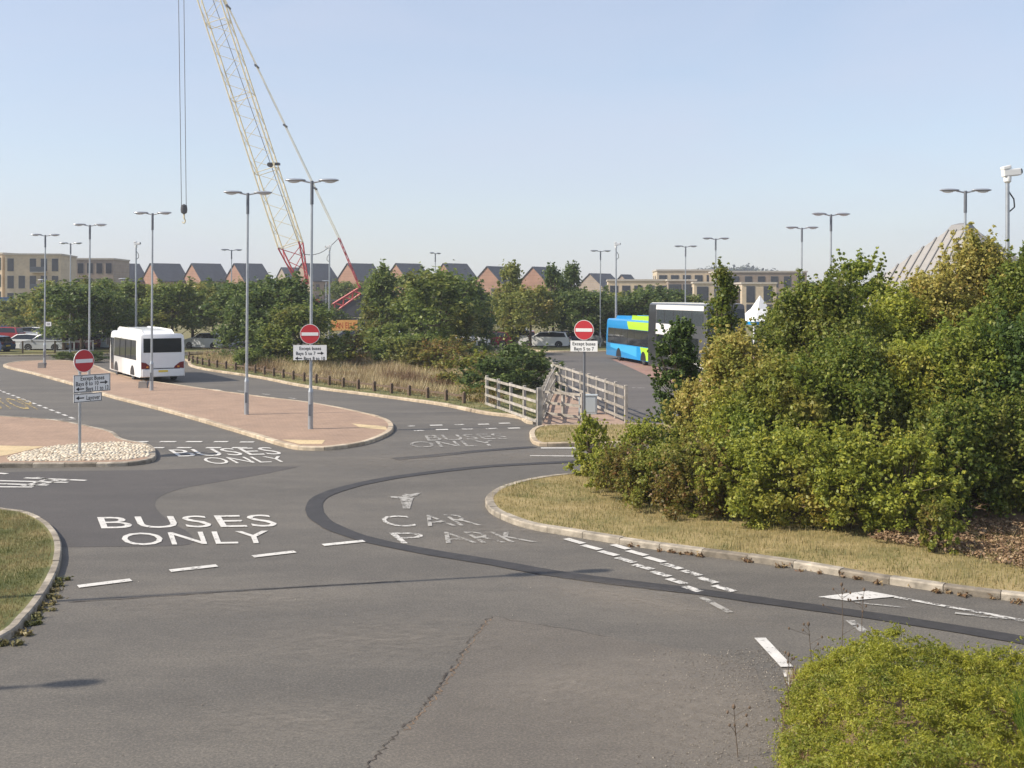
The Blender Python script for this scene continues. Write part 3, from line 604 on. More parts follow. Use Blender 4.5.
# far trees round the car park (templates 8 m tall, radius about 3)
FT = {
 'a': plantmesh(11, 8, 3.0, 2.7, 70, 14000, .17, M['leaf_far']), 'b': plantmesh(12, 8, 3.2, 2.5, 70, 15000, .17, M['leaf_far_dark']),
 'c': plantmesh(13, 8, 2.9, 2.7, 66, 13000, .165, M['leaf_far_turn']), 'd': plantmesh(14, 8, 2.9, .8, 70, 14000, .165, M['leaf_far'], 'cone'),
 'e': plantmesh(15, 8, 2.4, .5, 50, 12000, .155, M['leaf_far_dark'], 'column'), 'f': plantmesh(16, 8, 3.3, .5, 74, 16000, .165, M['leaf_far'], 'bush'),
 'g': plantmesh(17, 8, 3.1, .3, 70, 16000, .17, M['leaf_far_dark'], 'bush'), 'h': plantmesh(18, 8, 2.2, .6, 50, 10000, .16, M['leaf_far_turn'], 'column'),
}
far_trees = [  # px, distance, top px-row, radius, template, label
 (18, 128, 296, 2.6, 'c', 'yellowish young tree below the pale apartment block'),
 (36, 124, 288, 2.8, 'a', 'green tree between apartment block and street lamp at far left'),
 (64, 100, 275, 3.0, 'c', 'round olive tree between the two leftmost twin lamps'),
 (82, 92, 277, 2.8, 'b', 'full dark tree standing in front of the parked white cars'),
 (104, 106, 273, 3.1, 'a', 'green tree left of the camera mast, below the house roofs'),
 (128, 112, 281, 2.6, 'b', 'dark tree behind the camera mast above the white bus front'),
 (150, 108, 279, 3.0, 'c', 'olive tree directly above the white bus roof'),
 (172, 104, 276, 2.9, 'a', 'green tree above the rear of the white bus'),
 (193, 112, 278, 3.0, 'c', 'turning tree over the silver estate car'),
 (214, 116, 276, 3.0, 'b', 'dark tree behind the silver estate car'),
 (248, 86, 283, 2.2, 'g', 'dense dark bushy tree beside the tall lamp on the island'),
 (258, 90, 273, 3.1, 'b', 'tall dark tree just right of the second lamp on the island'),
 (284, 84, 268, 2.9, 'g', 'broad dark green tree under the red foot of the crane boom'),
 (300, 78, 300, 2.4, 'f', 'low green bushy tree behind the middle no entry sign'),
 (318, 118, 300, 2.0, 'b', 'dark tree between sign lamp and second camera mast'),
 (346, 176, 277, 3.0, 'a', 'green tree in front of the orange brick gable'),
 (382, 96, 257, 2.5, 'd', 'pointed pale green tree right of the crane'),
 (404, 104, 268, 2.6, 'a', 'soft green tree between the pointed tree and the big round tree'),
 (441, 84, 262, 3.2, 'f', 'largest round green tree behind the dry grass'),
 (466, 94, 272, 2.5, 'g', 'dark tree at right shoulder of the largest round tree'),
 (492, 112, 288, 2.4, 'c', 'yellowing tree below first of the two red brick gables'),
 (512, 108, 255, 2.7, 'h', 'slender turning tree between the two red brick gables'),
 (530, 104, 280, 2.5, 'c', 'ochre tree below second red brick gable'),
 (553, 112, 259, 2.4, 'e', 'dark columnar tree above the right no entry sign'),
 (571, 116, 257, 2.3, 'e', 'narrow columnar tree left of the lamp by the blue bus'),
 (588, 110, 285, 2.6, 'b', 'dark tree behind lamp at rear of blue bus'),
 (612, 122, 288, 2.6, 'c', 'olive tree behind the camera mast near the blue bus'),
 (636, 112, 286, 3.0, 'g', 'dark tree above the blue bus roof'),
 (660, 116, 283, 3.0, 'b', 'dark tree between blue bus and buff building'),
 (684, 118, 291, 2.6, 'a', 'low green tree above the double decker roof'),
]
for i, (px, Y, ty, r, k, lb) in enumerate(far_trees):
    hh = zat(ty, Y); sx = r/3.0*1.12
    plant('car_park_tree', FT[k], lb, 'tree', at(px, Y, 0.0), (sx, sx, hh/8.9), i*1.7, 'trees round the car park')

# shrubs on the verge behind the knee rail
SH = {
 'a': plantmesh(31, 2.2, 1.4, .1, 46, 6500, .10, M['leaf_far'], 'bush'), 'b': plantmesh(32, 2.4, 1.4, .1, 46, 7000, .10, M['leaf_far_dark'], 'bush'),
 'c': plantmesh(33, 2.0, 1.3, .05, 40, 4500, .09, M['leaf_brown'], 'bush'),
}
for i, (px, Y, ty, r, k, lb) in enumerate([
 (518, 60, 347, 1.9, 'b', 'dense dark green bush behind the timber fence'),
 (497, 57, 360, 1.6, 'b', 'dark bush behind left end of the timber fence'),
 (476, 62, 354, 1.7, 'c', 'brownish bush left of the timber fence'),
 (446, 74, 340, 2.2, 'c', 'tangled brown bush below the largest round tree'),
 (417, 76, 338, 2.0, 'a', 'green bush in the dry grass below the pointed tree'),
 (392, 80, 340, 2.1, 'a', 'pale green bush at the back of the dry grass'),
 (352, 84, 335, 1.9, 'c', 'straggly bush below the orange banner'),
 (272, 78, 347, 1.6, 'b', 'low dark bush at foot of the tall dark trees'),
 (246, 76, 352, 1.2, 'a', 'small bush at the left end of the dry grass'),
 (64, 87, 353, 1.0, 'b', 'low dark bush at far end of the paved island'),
 (92, 84, 353, 1.0, 'b', 'low dark bush behind the left no entry sign'),
 (482, 53, 388, .9, 'c', 'small shrub at foot of the first fence post')]):
    hh = zat(ty, Y); b = {'a': 2.2, 'b': 2.4, 'c': 2.0}[k]; plant('shrub', SH[k], lb, 'shrub', at(px, Y, .05), (r/1.4, r/1.4, hh/b), i*2.1, 'shrubs on the far verges')

# the near thicket on the right island
NT = {  # material, shape, leaf size, leaves per unit of radius x height, clump size
 'g': ('leaf_mid', 'bush', .054, 9800, .24), 'd': ('leaf_dark', 'bush', .056, 7500, .22), 't': ('leaf_turn', 'bush', .053, 9800, .23), 'y': ('leaf_yellow', 'bush', .055, 9500, .21),
 'o': ('leaf_olive', 'bush', .052, 9800, .23), 'c': ('leaf_mid', 'column', .054, 6500, .24), 'b': ('leaf_brown', 'bush', .043, 15000, .19), 'w': ('leaf_turn', 'bush', .045, 11500, .19), 'v': ('leaf_olive', 'round', .054, 5500, .17),
}
thicket = [  # px, distance, top row, radius, template, name, label
 (588, 31, 418, .50, 'w', 'shrub', 'thin sprawling shrub at left tip of the thicket'),
 (606, 29.0, 452, .62, 'w', 'shrub', 'small green shrub second from the thicket tip'),
 (626, 27.6, 452, .75, 'b', 'shrub', 'brown-tinged low shrub third from the thicket tip'),
 (660, 26.6, 450, .95, 'b', 'shrub', 'reddish brown low shrub below the dark green tree'),
 (640, 32, 426, .75, 'w', 'shrub', 'loose green shrub behind the brown-tinged ones'),
 (705, 25.6, 446, 1.0, 'b', 'shrub', 'broad brown shrub below the yellow tree'),
 (748, 25.0, 438, 1.0, 'w', 'shrub', 'olive green shrub at foot of the thicket middle'),
 (800, 24.4, 430, 1.0, 'w', 'shrub', 'bright leafy shrub fronting the green trees'),
 (852, 24.0, 432, 1.0, 'w', 'shrub', 'yellow green shrub low in front of the mass of green'),
 (905, 23.6, 436, .95, 'w', 'shrub', 'leafy shrub at front right of the thicket'),
 (936, 21.8, 506, .30, 'b', 'shrub', 'tiny wispy shrub alone on the dry grass'),
 (681, 34, 318, .72, 'd', 'tree', 'dark green tree in front of the double decker'),
 (722, 35, 256, .66, 'c', 'tree', 'thin tall tree rising above the double decker roof'),
 (730, 29.5, 330, 1.15, 'y', 'tree', 'pale yellow tree beside the dark green one'),
 (790, 33, 300, 1.3, 'g', 'tree', 'green tree behind the pale yellow one'),
 (825, 30, 275, 1.5, 'g', 'tree', 'full green tree below the far twin lamp'),
 (780, 27, 360, 1.35, 'o', 'tree', 'olive bushy tree in the thicket middle'),
 (858, 33, 250, 1.0, 'v', 'tree', 'tall olive tree with wispy top left of the ribbed roof'),
 (896, 31, 291, 1.45, 't', 'tree', 'turning tree in front of the ribbed roof'),
 (848, 27, 335, 1.5, 'g', 'tree', 'green bushy tree at thicket centre front'),
 (932, 31.5, 268, 1.35, 'y', 'tree', 'bright yellow tree left of the tall twin lamp'),
 (978, 32, 232, 1.5, 'y', 'tree', 'tallest yellow tree below the camera mast'),
 (912, 27, 340, 1.45, 't', 'tree', 'yellow flecked tree in front of the bright yellow one'),
 (966, 27, 320, 1.5, 'o', 'tree', 'olive tree below the tallest yellow tree'),
 (1028, 30, 246, 1.15, 'g', 'tree', 'dark green tree at photo right edge by the camera mast'),
 (1018, 26, 318, 1.25, 'd', 'tree', 'green tree low at right edge of the thicket'),
 (960, 24.8, 400, 1.05, 'g', 'tree', 'low green bushy tree over the bare soil bank'),
 (1012, 25.2, 395, 1.0, 'g', 'tree', 'low green bushy tree at far right over the soil bank'),
 (745, 28.5, 385, 1.2, 't', 'tree', 'turning tree below the pale yellow one'),
 (692, 31, 385, .8, 'y', 'tree', 'small yellow tree left of the pale yellow one'),
]
for i, (px, Y, ty, r, k, nm, lb) in enumerate(thicket):
    hh = zat(ty, Y); mn, shp, ls, dn, cl = NT[k]
    plant('thicket_tree' if nm == 'tree' else 'shrub', plantmesh(400+i, hh*.97, r*.98, .05 if nm == 'shrub' else .25, int(60+26*r*hh), int(dn*r*hh), ls, M[mn], shp, clump=cl), lb, nm, at(px, Y, .08), (1, 1, 1), i*1.31+.4, 'thicket on the right island')

# soil bank under the thicket
mb = MB(); nx, ny = 36, 12; vs = []; fs = []
for j in range(ny+1):
    for i in range(nx+1):
        u = i/nx; v = j/ny
        fx = 2.6+u*20; fy = (27.5-u*9.5)+v*(34.5-(27.5-u*9.5))
        z = 0.09+(0.25+.75*min(1, u*1.5))*math.sin(math.pi*min(1, v*1.1))**1.2*(min(1, u*6))+random.uniform(-.02, .03)*(0 < v < 1)
        vs.append((fx, fy, max(.09, z) if 0 < v < 1 and 0 < u < 1 else .09))
for j in range(ny):
    for i in range(nx): a = j*(nx+1)+i; fs.append((a, a+1, a+nx+2, a+nx+1))
struct(mb.add(vs, fs).build('soil_bank', M['soil'], smooth=True))

# brown leaf litter and mulch on the bare bank
rg = np.random.default_rng(33); cs = []; rs = []
lp = P2([(868, 548), (890, 522), (930, 508), (1060, 500), (1060, 585), (1000, 572), (940, 556)]); lA = np.array(lp)
LP = lA.min(0)+(lA.max(0)-lA.min(0))*rg.random((2600, 2)); LP = LP[inside(LP, lp)]
for p in LP: cs.append((p[0], p[1], .14+.10*rg.random())); rs.append(rg.uniform(.08, .2))
lit = leafcloud('leaf_litter', cs, rs, [26]*len(cs), .038, leafmat('litter', [(0, (0.16, 0.09, 0.05)), (.5, (0.28, 0.18, 0.10)), (1, (0.40, 0.29, 0.17))], .1), squash=.25, up=1.2, rg=rg)
stuff(link('leaf_litter', lit))

# bottom-right hedge mound
def hedge():
    rg = np.random.default_rng(5); cs = []; rs = []
    def top(x, y):
        yb = 15.0-.16*(x-3.3)-.9*max(0, 3.9-x)
        if x < 2.82+.30*(y-12.1) or y > yb: return 0
        d = min(1, (x-2.82-.30*(y-12.1))/1.0)*min(1, (yb-y)/1.1)
        return .86*d**.42*(0.90+.11*math.sin(x*1.7+1)+.09*math.sin(y*2.9+x)+.12*math.sin(x*5.1+2*y)*math.sin(y*4.3+x)+.06*math.sin(x*9+y*3)*math.sin(y*8-2*x))
    N = 1900
    while len(cs) < N:
        x = rg.uniform(2.7, 9.0); y = rg.uniform(10.0, 15.6); z = top(x, y)
        if z < .08: continue
        zz = z*(1-.55*rg.random()**2.2); cs.append((x, y, zz)); rs.append(rg.uniform(.05, .15))
    for i in range(1500):
        x = rg.uniform(2.6, 9.0); y = rg.uniform(10.0, 15.6); z = top(x, y)
        if z < .06: continue
        dx, dy = rg.normal()*.07, rg.normal()*.07; L_ = rg.uniform(.06, .20)
        for q in range(5): cs.append((x+dx*q/2, y+dy*q/2, z+L_*q/4-.02*q*q/4)); rs.append(.028-.003*q)
    vol = np.array(rs)**1.7; cnt = np.maximum(12, 430000*vol/vol.sum()).astype(int)
    for i in range(70):
        y = rg.uniform(11, 15); x = 2.75+.30*(y-12.1)+abs(rg.normal())*.15
        for q in range(4): cs.append((x-.05*q*rg.random(), y+rg.normal()*.03, .05+.09*q)); rs.append(.03)
    o = thing('hedge', 'low yellow-green spreading hedge in the bottom right corner', 'hedge', (0, 0, 0))
    link('foliage', leafcloud('foliage', cs, rs, cnt, .0112, M['leaf_hedge'], up=.6, rg=rg, aspect=3.2), None, o)
hedge()
band('kerb_line', [(789, 672), (795, 690), (797, 712), (792, 745), (782, 790)], .11, .03, M['kerb'])
onroad('soil_bed', smooth_line([Vector(p) for p in [(2.1, 9), (2.75, 11.7), (3.25, 13.4), (3.75, 14.9), (4.3, 15.4), (6.5, 15.0), (9, 14.5), (13, 14.0), (14, 9)]], True, .4), .02, M['soil'])

# grass blades
def edge_dist(P, poly):
    d = np.full(len(P), 1e9)
    for a, b in zip(poly, poly[1:]+poly[:1]):
        a = np.array(a); b = np.array(b); ab = b-a; t = np.clip(((P-a)@ab)/(ab@ab+1e-12), 0, 1); d = np.minimum(d, np.linalg.norm(P-a-t[:, None]*ab, axis=1))
    return d
def blades(name, poly, n, h, wd, m, z=.1, box=None, fade=None, seed=1, lean=.5, margin=.2, patchy=False):
    rg = np.random.default_rng(seed); poly = [(p[0], p[1]) for p in poly]; A = np.array(poly)
    lo, hi = (A.min(0), A.max(0)) if box is None else (np.array(box[:2]), np.array(box[2:]))
    P = lo+(hi-lo)*rg.random((n*2, 2)); P = P[inside(P, poly)]
    if margin: P = P[edge_dist(P, poly) > margin]
    if fade is not None: P = P[fade(P, rg)]
    P = P[:n]; k = len(P); az = rg.random(k)*6.283; H = h*(.45+.9*rg.random(k))*(1 if not patchy else np.clip(.55+.6*np.sin(P[:, 0]*.9+1.3*np.sin(P[:, 1]*.5))*np.cos(P[:, 1]*.7+P[:, 0]*.33), .18, 1.2)); W = wd*(.7+.6*rg.random(k))
    d = np.stack([np.cos(az), np.sin(az)], 1); q = np.stack([-np.sin(az), np.cos(az)], 1); ln = (lean*rg.random(k)*H)[:, None]
    B = np.c_[P, np.full(k, z)]
    V0 = B.copy(); V0[:, :2] -= q*W[:, None]/2; V1 = B.copy(); V1[:, :2] += q*W[:, None]/2
    T = B.copy(); T[:, :2] += d*ln; T[:, 2] += H
    V = np.stack([V0, V1, T], 1).reshape(-1, 3); me = bpy.data.meshes.new(name)
    me.vertices.add(len(V)); me.vertices.foreach_set('co', V.astype(np.float32).ravel()); me.loops.add(3*k); me.loops.foreach_set('vertex_index', np.arange(3*k, dtype=np.int32))
    me.polygons.add(k); me.polygons.foreach_set('loop_start', (np.arange(k)*3).astype(np.int32)); me.polygons.foreach_set('loop_total', np.full(k, 3, np.int32))
    me.update(calc_edges=True); me.materials.append(m)
    return stuff(link(name, me))
blades('dry_grass', right_isl, 90000, .075, .012, M['blade_dry'], box=(-.8, 15.5, 16, 36), seed=2)
blades('green_grass', left_isl, 70000, .06, .010, M['blade_green'], box=(-14, 15, -6, 26), seed=3)
blades('dry_grass', small_isl, 9000, .09, .02, M['blade_dry'], seed=4)
blades('verge_grass', verge, 26000, .10, .03, M['blade_green'], seed=5)
def tufty(P, rg): return (np.sin(P[:, 0]*2.3+np.sin(P[:, 1]*1.9)*2)*np.cos(P[:, 1]*2.7+P[:, 0]*.8)+rg.normal(size=len(P))*.18) > .62
blades('grass_tufts', right_isl, 14000, .17, .012, M['blade_green'], box=(-.8, 15.5, 16, 30), seed=12, fade=tufty, lean=.9)
blades('grass_tufts', right_isl, 9000, .22, .010, M['blade_dry'], box=(-.8, 15.5, 16, 30), seed=13, fade=lambda P, rg: tufty(P+7.7, rg), lean=.9, margin=.12)
blades('grass_tufts', left_isl, 7000, .13, .010, M['blade_dry'], box=(-14, 15, -6, 26.5), seed=14, fade=tufty, lean=.9, margin=.1)
def strip(P, rg):
    # tall straw stands back from the knee rail
    yk = np.interp(P[:, 0], [-25, -20, -14, -10, -7, -3.9, -1], [80, 73, 64.5, 58.5, 55, 52.4, 50])
    return (P[:, 1] > yk+rg.uniform(-.4, 2.0, len(P))) & (P[:, 0] < -.5)
blades('tall_dry_grass', verge, 60000, .72, .03, M['blade_straw'], seed=6, fade=strip, margin=1.5, patchy=True, lean=.9)
hedge_pts = [(2.1, 9.5), (2.75, 12), (3.25, 13.8), (3.75, 15.3), (3.75, 13.6), (3.2, 12), (2.6, 9.5)]
blades('dead_weeds', hedge_pts, 2600, .17, .014, M['weed'], z=.0, seed=7, margin=0, lean=.9)
blades('fresh_grass', [(4.7, 10), (7.5, 10), (7.5, 12.7), (6.0, 12.2), (5.1, 11.7)], 20000, .34, .018, M['blade_fresh'], z=.68, seed=8, margin=0, lean=.8)
# weeds along the kerb edges
def kerbweeds(ln, n, seed, sel, m=M['weed'], h=.08):
    rg = np.random.default_rng(seed); cs = []; rs = []
    ids = [i for i, p in enumerate(ln) if sel(p)]
    for i in rg.choice(ids, n):
        p = ln[i]; q = normals2(ln, True)[i]; o = p-q*rg.uniform(.0, .05); cs.append((o.x+rg.normal()*.1, o.y+rg.normal()*.03, .02)); rs.append(rg.uniform(.03, .10))
    return stuff(link('kerb_weeds', leafcloud('kerb_weeds', cs, rs, [26]*n, .03, m, rg=rg, aspect=2.4)))
kerbweeds(right_isl, 230, 1, lambda p: p.y < 23 and p.x > 1)
kerbweeds(left_isl, 130, 2, lambda p: p.x > -8 and p.y < 22, M['blade_green'])

# tall dead flower stalks by the hedge
rg = np.random.default_rng(9)
for i, (px, Y, hh, lb) in enumerate([(841, 15.6, 1.05, 'dead seed-head stalk standing left of the hedge top'), (811, 14.6, .8, 'dry stalk at left edge of the hedge'),
        (738, 12.4, .55, 'short dead stalk in the gravel at bottom edge'), (790, 13.6, .75, 'reddish dead stalk below the white kerb line'), (862, 16.0, .9, 'thin dead stalk behind the hedge crown')]):
    t = thing('dead_weed', lb, 'weed', at(px, Y, 0), i, 'dead weeds beside the hedge'); s = MB(); hd = MB()
    s.path([(0, 0, 0), (.03, .01, hh*.5), (.02, .04, hh)], [.006, .005, .003], 5)
    for j in range(6):
        zz = hh*rg.uniform(.35, .95); e = Vector((rg.normal()*.1, rg.normal()*.1, zz+.1)); s.tube((.02, .02, zz), e, .003, .002, 4); MB().lathe([(.003, -.02), (.014, -.005), (.012, .012), (.002, .02)], 6, Matrix.Translation(e)).build('seed_head', M['timber_dark'], t)
    hd.lathe([(.004, -.03), (.02, -.01), (.018, .015), (.003, .03)], 7, Matrix.Translation((.02, .04, hh)))
    s.build('stem', M['bark'], t); hd.build('seed_head', M['timber_dark'], t)

# cobbles and tactile areas on the pavements
tip = P2([(6, 461), (48, 450.2), (80, 447), (120, 445.3), (147, 448.5), (153, 454.5), (148, 460), (128, 463.2), (78, 464.4), (10, 464.8)])
rg = np.random.default_rng(3); A = np.array(tip); P = A.min(0)+(A.max(0)-A.min(0))*rg.random((9000, 2)); P = P[inside(P, tip)]
keep = []
for p in P:
    if all((p[0]-q[0])**2+(p[1]-q[1])**2 > .0095 for q in keep): keep.append(p)
onroad('cobble_bed', tip, .112, M['coping'])
cb = MB()
for p in keep:
    r = rg.uniform(.05, .078); a = rg.random()*6.28; prof = [(r, 0), (1.02*r, .012), (.85*r, .03), (.45*r, .040)]
    cb.lathe(prof, 7, Matrix.Translation((p[0], p[1], .10)) @ Matrix.Rotation(a, 4, 'Z') @ Matrix.Diagonal((1, rg.uniform(.7, 1), rg.uniform(.8, 1.2), 1)))
stuff(cb.build('cobbles', M['cobble'], smooth=True))
onroad('tactile_paving', P2([(-20, 449), (0, 449), (44, 450), (6, 459), (-20, 462)]), .114, M['tactile'])
onroad('tactile_paving', P2([(282, 443), (325, 443.5), (322, 447.5), (299, 447.5)]), .114, M['tactile'])
onroad('tactile_paving', P2([(352, 426.5), (386, 429.5), (387, 433), (360, 430.5)]), .114, M['tactile'])

# ------------------------------------------------------------------ street lamps, masts
def lamp_parts():
    t = thing('street_lamp', '', 'street lamp')
    MB().tube((0, 0, 0), (0, 0, 1.35), .095, .09, 14).lathe([(.095, 1.35), (.06, 1.5)], 14).build('base_section', M['galv'], t, smooth=True)
    MB().tube((0, 0, 1.45), (0, 0, 8.2), .058, .045, 12).build('pole', M['galv'], t, smooth=True)
    MB().tube((0, 0, 8.15), (0, 0, 9.0), .062, .058, 12).build('bracket_sleeve', M['galv_dark'], t, smooth=True)
    MB().box((0, -.097, .7), (.1, .012, .42)).build('access_door', M['galv_dark'], t)
    for s in (-1, 1):
        MB().tube((0, 0, 8.93), (s*.34, 0, 9.0), .035, .03, 8).build('arm', M['galv'], t, smooth=True)
        prof = [(.02, -.46), (.07, -.42), (.13, -.25), (.15, .05), (.12, .3), (.04, .42)]
        Mt = Matrix.Translation((s*.62, 0, 9.03)) @ Matrix.Rotation(R(90)*s, 4, 'Y') @ Matrix.Diagonal((.42, 1, .85, 1))
        hd = MB().lathe(prof, 16, Mt).build('lamp_head', M['lamp_grey'], t, smooth=True)
        MB().lathe([(.10, .0), (.085, -.05), (.03, -.075)], 14, Matrix.Translation((s*.66, 0, 9.0)) @ Matrix.Diagonal((2.2, 1, 1, 1))).build('lamp_bowl', M['lamp_glass'], hd, smooth=True)
    return t
L0 = lamp_parts(); first = True
GL = 'twin headed street lamps'
lamps = [
 (44.5, 80, R(6), 'leftmost twin lamp, at far end of the paved island'), (70, 93, R(-5), 'twin lamp behind the leftmost one, among trees'),
 (89, 68.3, R(4), 'twin lamp rising directly behind the left no entry sign'), (151.5, 58.4, R(-3), 'twin lamp in front of the white bus'),
 (231, 107, R(20), 'small distant lamp above the trees between two tall island lamps'), (246.5, 46.7, R(5), 'tall twin lamp without signs on the paved island'),
 (310.5, 41.7, R(-2), 'tallest twin lamp carrying a no entry sign on the island tip'), (435, 113, R(62), 'distant lamp showing side-on above the largest round tree'),
 (600, 107, R(8), 'distant twin lamp left of the blue bus'), (685, 96.5, R(0), 'twin lamp above the double decker, lower of that pair'),
 (715, 83, R(3), 'twin lamp above the double decker, taller of that pair'), (801, 69.5, R(-4), 'twin lamp above thicket nearer the buff buildings'),
 (830, 57.8, R(4), 'twin lamp rising from thicket left of the ribbed roof'), (964, 44.6, R(-5), 'twin lamp in front of the ribbed roof'),
]
for px, Y, rz, lb in lamps:
    o = L0 if first else dup(L0); first = False
    o.location = at(px, Y, .1 if px < 400 else 0); o.rotation_euler = (0, R(.35), rz); o['label'] = lb; o['group'] = GL
for X, Y, lb in [(-9.75, 18.2, 'twin lamp outside the left edge, throwing the long thin shadow across the road'), (-16.85, 12.2, 'nearer twin lamp outside the left edge, its shadow tip on the road')]:
    o = dup(L0); o.location = (X, Y, .1); o.rotation_euler = (0, 0, R(12)); o['label'] = lb; o['group'] = GL
# low single lamps among the trees
l = thing('low_lamp', 'short single lamp among trees left of the camera mast', 'street lamp', at(123.5, 110, 0), 0, 'short lamps in the car park')
MB().tube((0, 0, 0), (0, 0, 6.4), .06, .045, 10).build('pole', M['galv'], l, smooth=True)
MB().lathe([(.05, -.45), (.12, -.2), (.14, .1), (.05, .45)], 12, Matrix.Translation((0, 0, 6.45)) @ Matrix.Rotation(R(90), 4, 'Y') @ Matrix.Diagonal((.5, 1, 1, 1))).build('lamp_head', M['lamp_grey'], l, smooth=True)
for px, Y, lb in [(326, 128, 'short single lamp below the second camera mast'), (42.5, 118, 'short single lamp behind the leftmost twin lamp')]:
    o = dup(l); o.location = at(px, Y, 0); o['label'] = lb
def mast(px, Y, topz, lb, big=False, rz=0.0):
    t = thing('camera_mast', lb, 'camera mast', at(px, Y, 0), rz, 'camera masts')
    MB().tube((0, 0, 0), (0, 0, topz*.55), .10, .09, 12).tube((0, 0, topz*.55), (0, 0, topz-.35), .07, .06, 12).build('pole', M['galv'], t, smooth=True)
    k = 1.0 if big else .85
    c = MB().box((.12*k, 0, topz-.02), (.55*k, .24*k, .22*k), ry=R(-6)); c.box((-.05, 0, topz+.13*k), (.26*k, .26*k, .12*k), ry=R(-14))
    h = c.build('camera_housing', M['white_plastic'], t, bevel=.03)
    MB().tube((.38*k, 0, topz+.02), (.44*k, 0, topz+.026), .09*k, .09*k, 12).build('lens', M['glass'], h)
    MB().lathe([(.05, -.36), (.11*k, -.3), (.12*k, -.16), (.08*k, -.05)], 14, Matrix.Translation((0, 0, topz))).build('pan_head', M['white_plastic'], t, smooth=True)
    MB().path([(0, 0, topz-.55), (.2, 0, topz-.85), (.22, 0, topz-1.1), (.05, 0, topz-1.25)], [.022, .022, .022, .022], 6).build('cable_loop', M['plastic_black'], t, smooth=True)
    return t
mast(136, 91, zat(243.5, 91), 'camera mast above the front of the white bus'); mast(329.5, 98, zat(247, 98), 'white topped camera mast beside the crane', rz=R(180))
mast(616, 93, zat(244, 93), 'camera mast behind the blue bus'); mast(1007.5, 36, zat(172, 36), 'tall mast with large white camera over the thicket', True)

# ------------------------------------------------------------------ signs
def facetext(txt, x0, x1, zc, h, m, parent, y):
    me = textmesh(txt, 2); fatten(me, .02); co = np.array([v.co[:] for v in me.vertices]); a0, a1 = co[:, 0].min(), co[:, 0].max()
    s = h/.72; wd = (a1-a0)*s; k = min(1, (x1-x0)/wd); cx = (x0+x1)/2
    for v in me.vertices: v.co = (cx+((v.co.x-a0)-(a1-a0)/2)*s*k, y, zc+(v.co.y-.36)*s)
    me.name = 'lettering'; return link('lettering', me, m, parent)
def arrow(x0, x1, zc, h, m, parent, y):
    d = 1 if x1 > x0 else -1; hl = h*.8; b = MB()
    b.add([(x0, y, zc-h*.14), (x1-d*hl, y, zc-h*.14), (x1-d*hl, y, zc-h*.5), (x1, y, zc), (x1-d*hl, y, zc+h*.5), (x1-d*hl, y, zc+h*.14), (x0, y, zc+h*.14)], [(0, 1, 5, 6), (2, 3, 4)])
    return b.build('arrow', m, parent)
def sign(label, loc, rz, discz, dia, plates, post=None, postmat=None, px=0.0):
    """plates: (x0, x1, z0, z1, border, rows); a row is (text, x0, x1, z, h) or ('->'|'<-', x0, x1, z, h)"""
    t = thing('no_entry_sign', label, 'road sign', loc, rz, 'no entry signs')
    if post: MB().tube((px, .07, 0), (px, .07, post), .045, .045, 12).build('post', postmat or M['galv'], t, smooth=True)
    Mx = Matrix.Translation((0, 0, discz)) @ Matrix.Rotation(R(90), 4, 'X')
    r = dia/2
    d = MB().lathe([(r, -.012), (r, .006)], 40, Mx).build('disc_rim', M['white_sign'], t)
    MB().lathe([(r*.95, .006), (r*.95, .011)], 40, Mx).build('red_disc', M['red_sign'], d)
    MB().box((0, -.014, discz), (dia*.84, .008, dia*.165)).build('white_bar', M['white_sign'], d)
    MB().box((0, .03, discz), (.16, .04, .05)).build('clamp', M['sign_back'], t)
    for (x0, x1, z0, z1, border, rows) in plates:
        p = MB().box(((x0+x1)/2, 0, (z0+z1)/2), (x1-x0, .012, z1-z0)).build('plate', M['white_sign'], t)
        if border:
            b = MB(); e = .018
            for (cx, cz, sx, sz) in (((x0+x1)/2, z0+e, x1-x0, e), ((x0+x1)/2, z1-e, x1-x0, e), (x0+e, (z0+z1)/2, e, z1-z0-3*e), (x1-e, (z0+z1)/2, e, z1-z0-3*e)): b.box((cx, -.0075, cz), (sx, .004, sz))
            b.build('border', M['black'], p)
        for (tx, a, b2, z, h) in rows:
            if tx in ('->', '<-'): arrow(a, b2, z, h, M['black'], p, -.0095)
            else: facetext(tx, a, b2, z, h, M['black'], p, -.0095)
p = gp(84, 458)
sign('no entry sign with two white plates on the cobbled island tip', (p.x, p.y, .1), R(54), 2.86, .70,
     [(-.36, .92, 1.90, 2.44, True, [('Except Buses', -.12, .70, 2.33, .13), ('Bays 8 to 10', -.28, .50, 2.17, .13), ('->', .55, .83, 2.17, .13), ('<-', .0, -.28, 2.01, .13), ('Bays 11 to 13', .06, .85, 2.01, .13)]),
      (-.36, .62, 1.60, 1.87, True, [('<-', .0, -.28, 1.735, .13), ('Layover', .08, .55, 1.735, .14)])], post=3.1, px=-.1)
p = gp(310.5, 432)
sign('no entry sign with white plate fixed to the tallest lamp', (p.x, p.y-.11, .1), R(2), zat(334, 41.6)-.1, .72,
     [(-.60, .60, zat(360, 41.6)-.1, zat(345, 41.6)-.1, False, [('Except buses', -.38, .40, 2.96-.02, .125), ('Bays 5 to 7', -.5, .2, 2.76, .125), ('->', .26, .5, 2.76, .13), ('<-', -.28, -.54, 2.575, .13), ('Bays 8 to 10', -.22, .54, 2.575, .125)])])
p = gp(584, 426)
sign('no entry sign on a slim dark post beside the timber fence', (p.x, p.y, .05), R(-14), zat(330, 43.6)-.05, .76,
     [(-.52, .52, zat(351.5, 43.6)-.05, zat(340.7, 43.6)-.05, False, [('Except buses', -.44, .44, 3.07, .13), ('Bays 5 to 7', -.38, .38, 2.88, .13)])], post=3.75, postmat=M['galv_dark'])
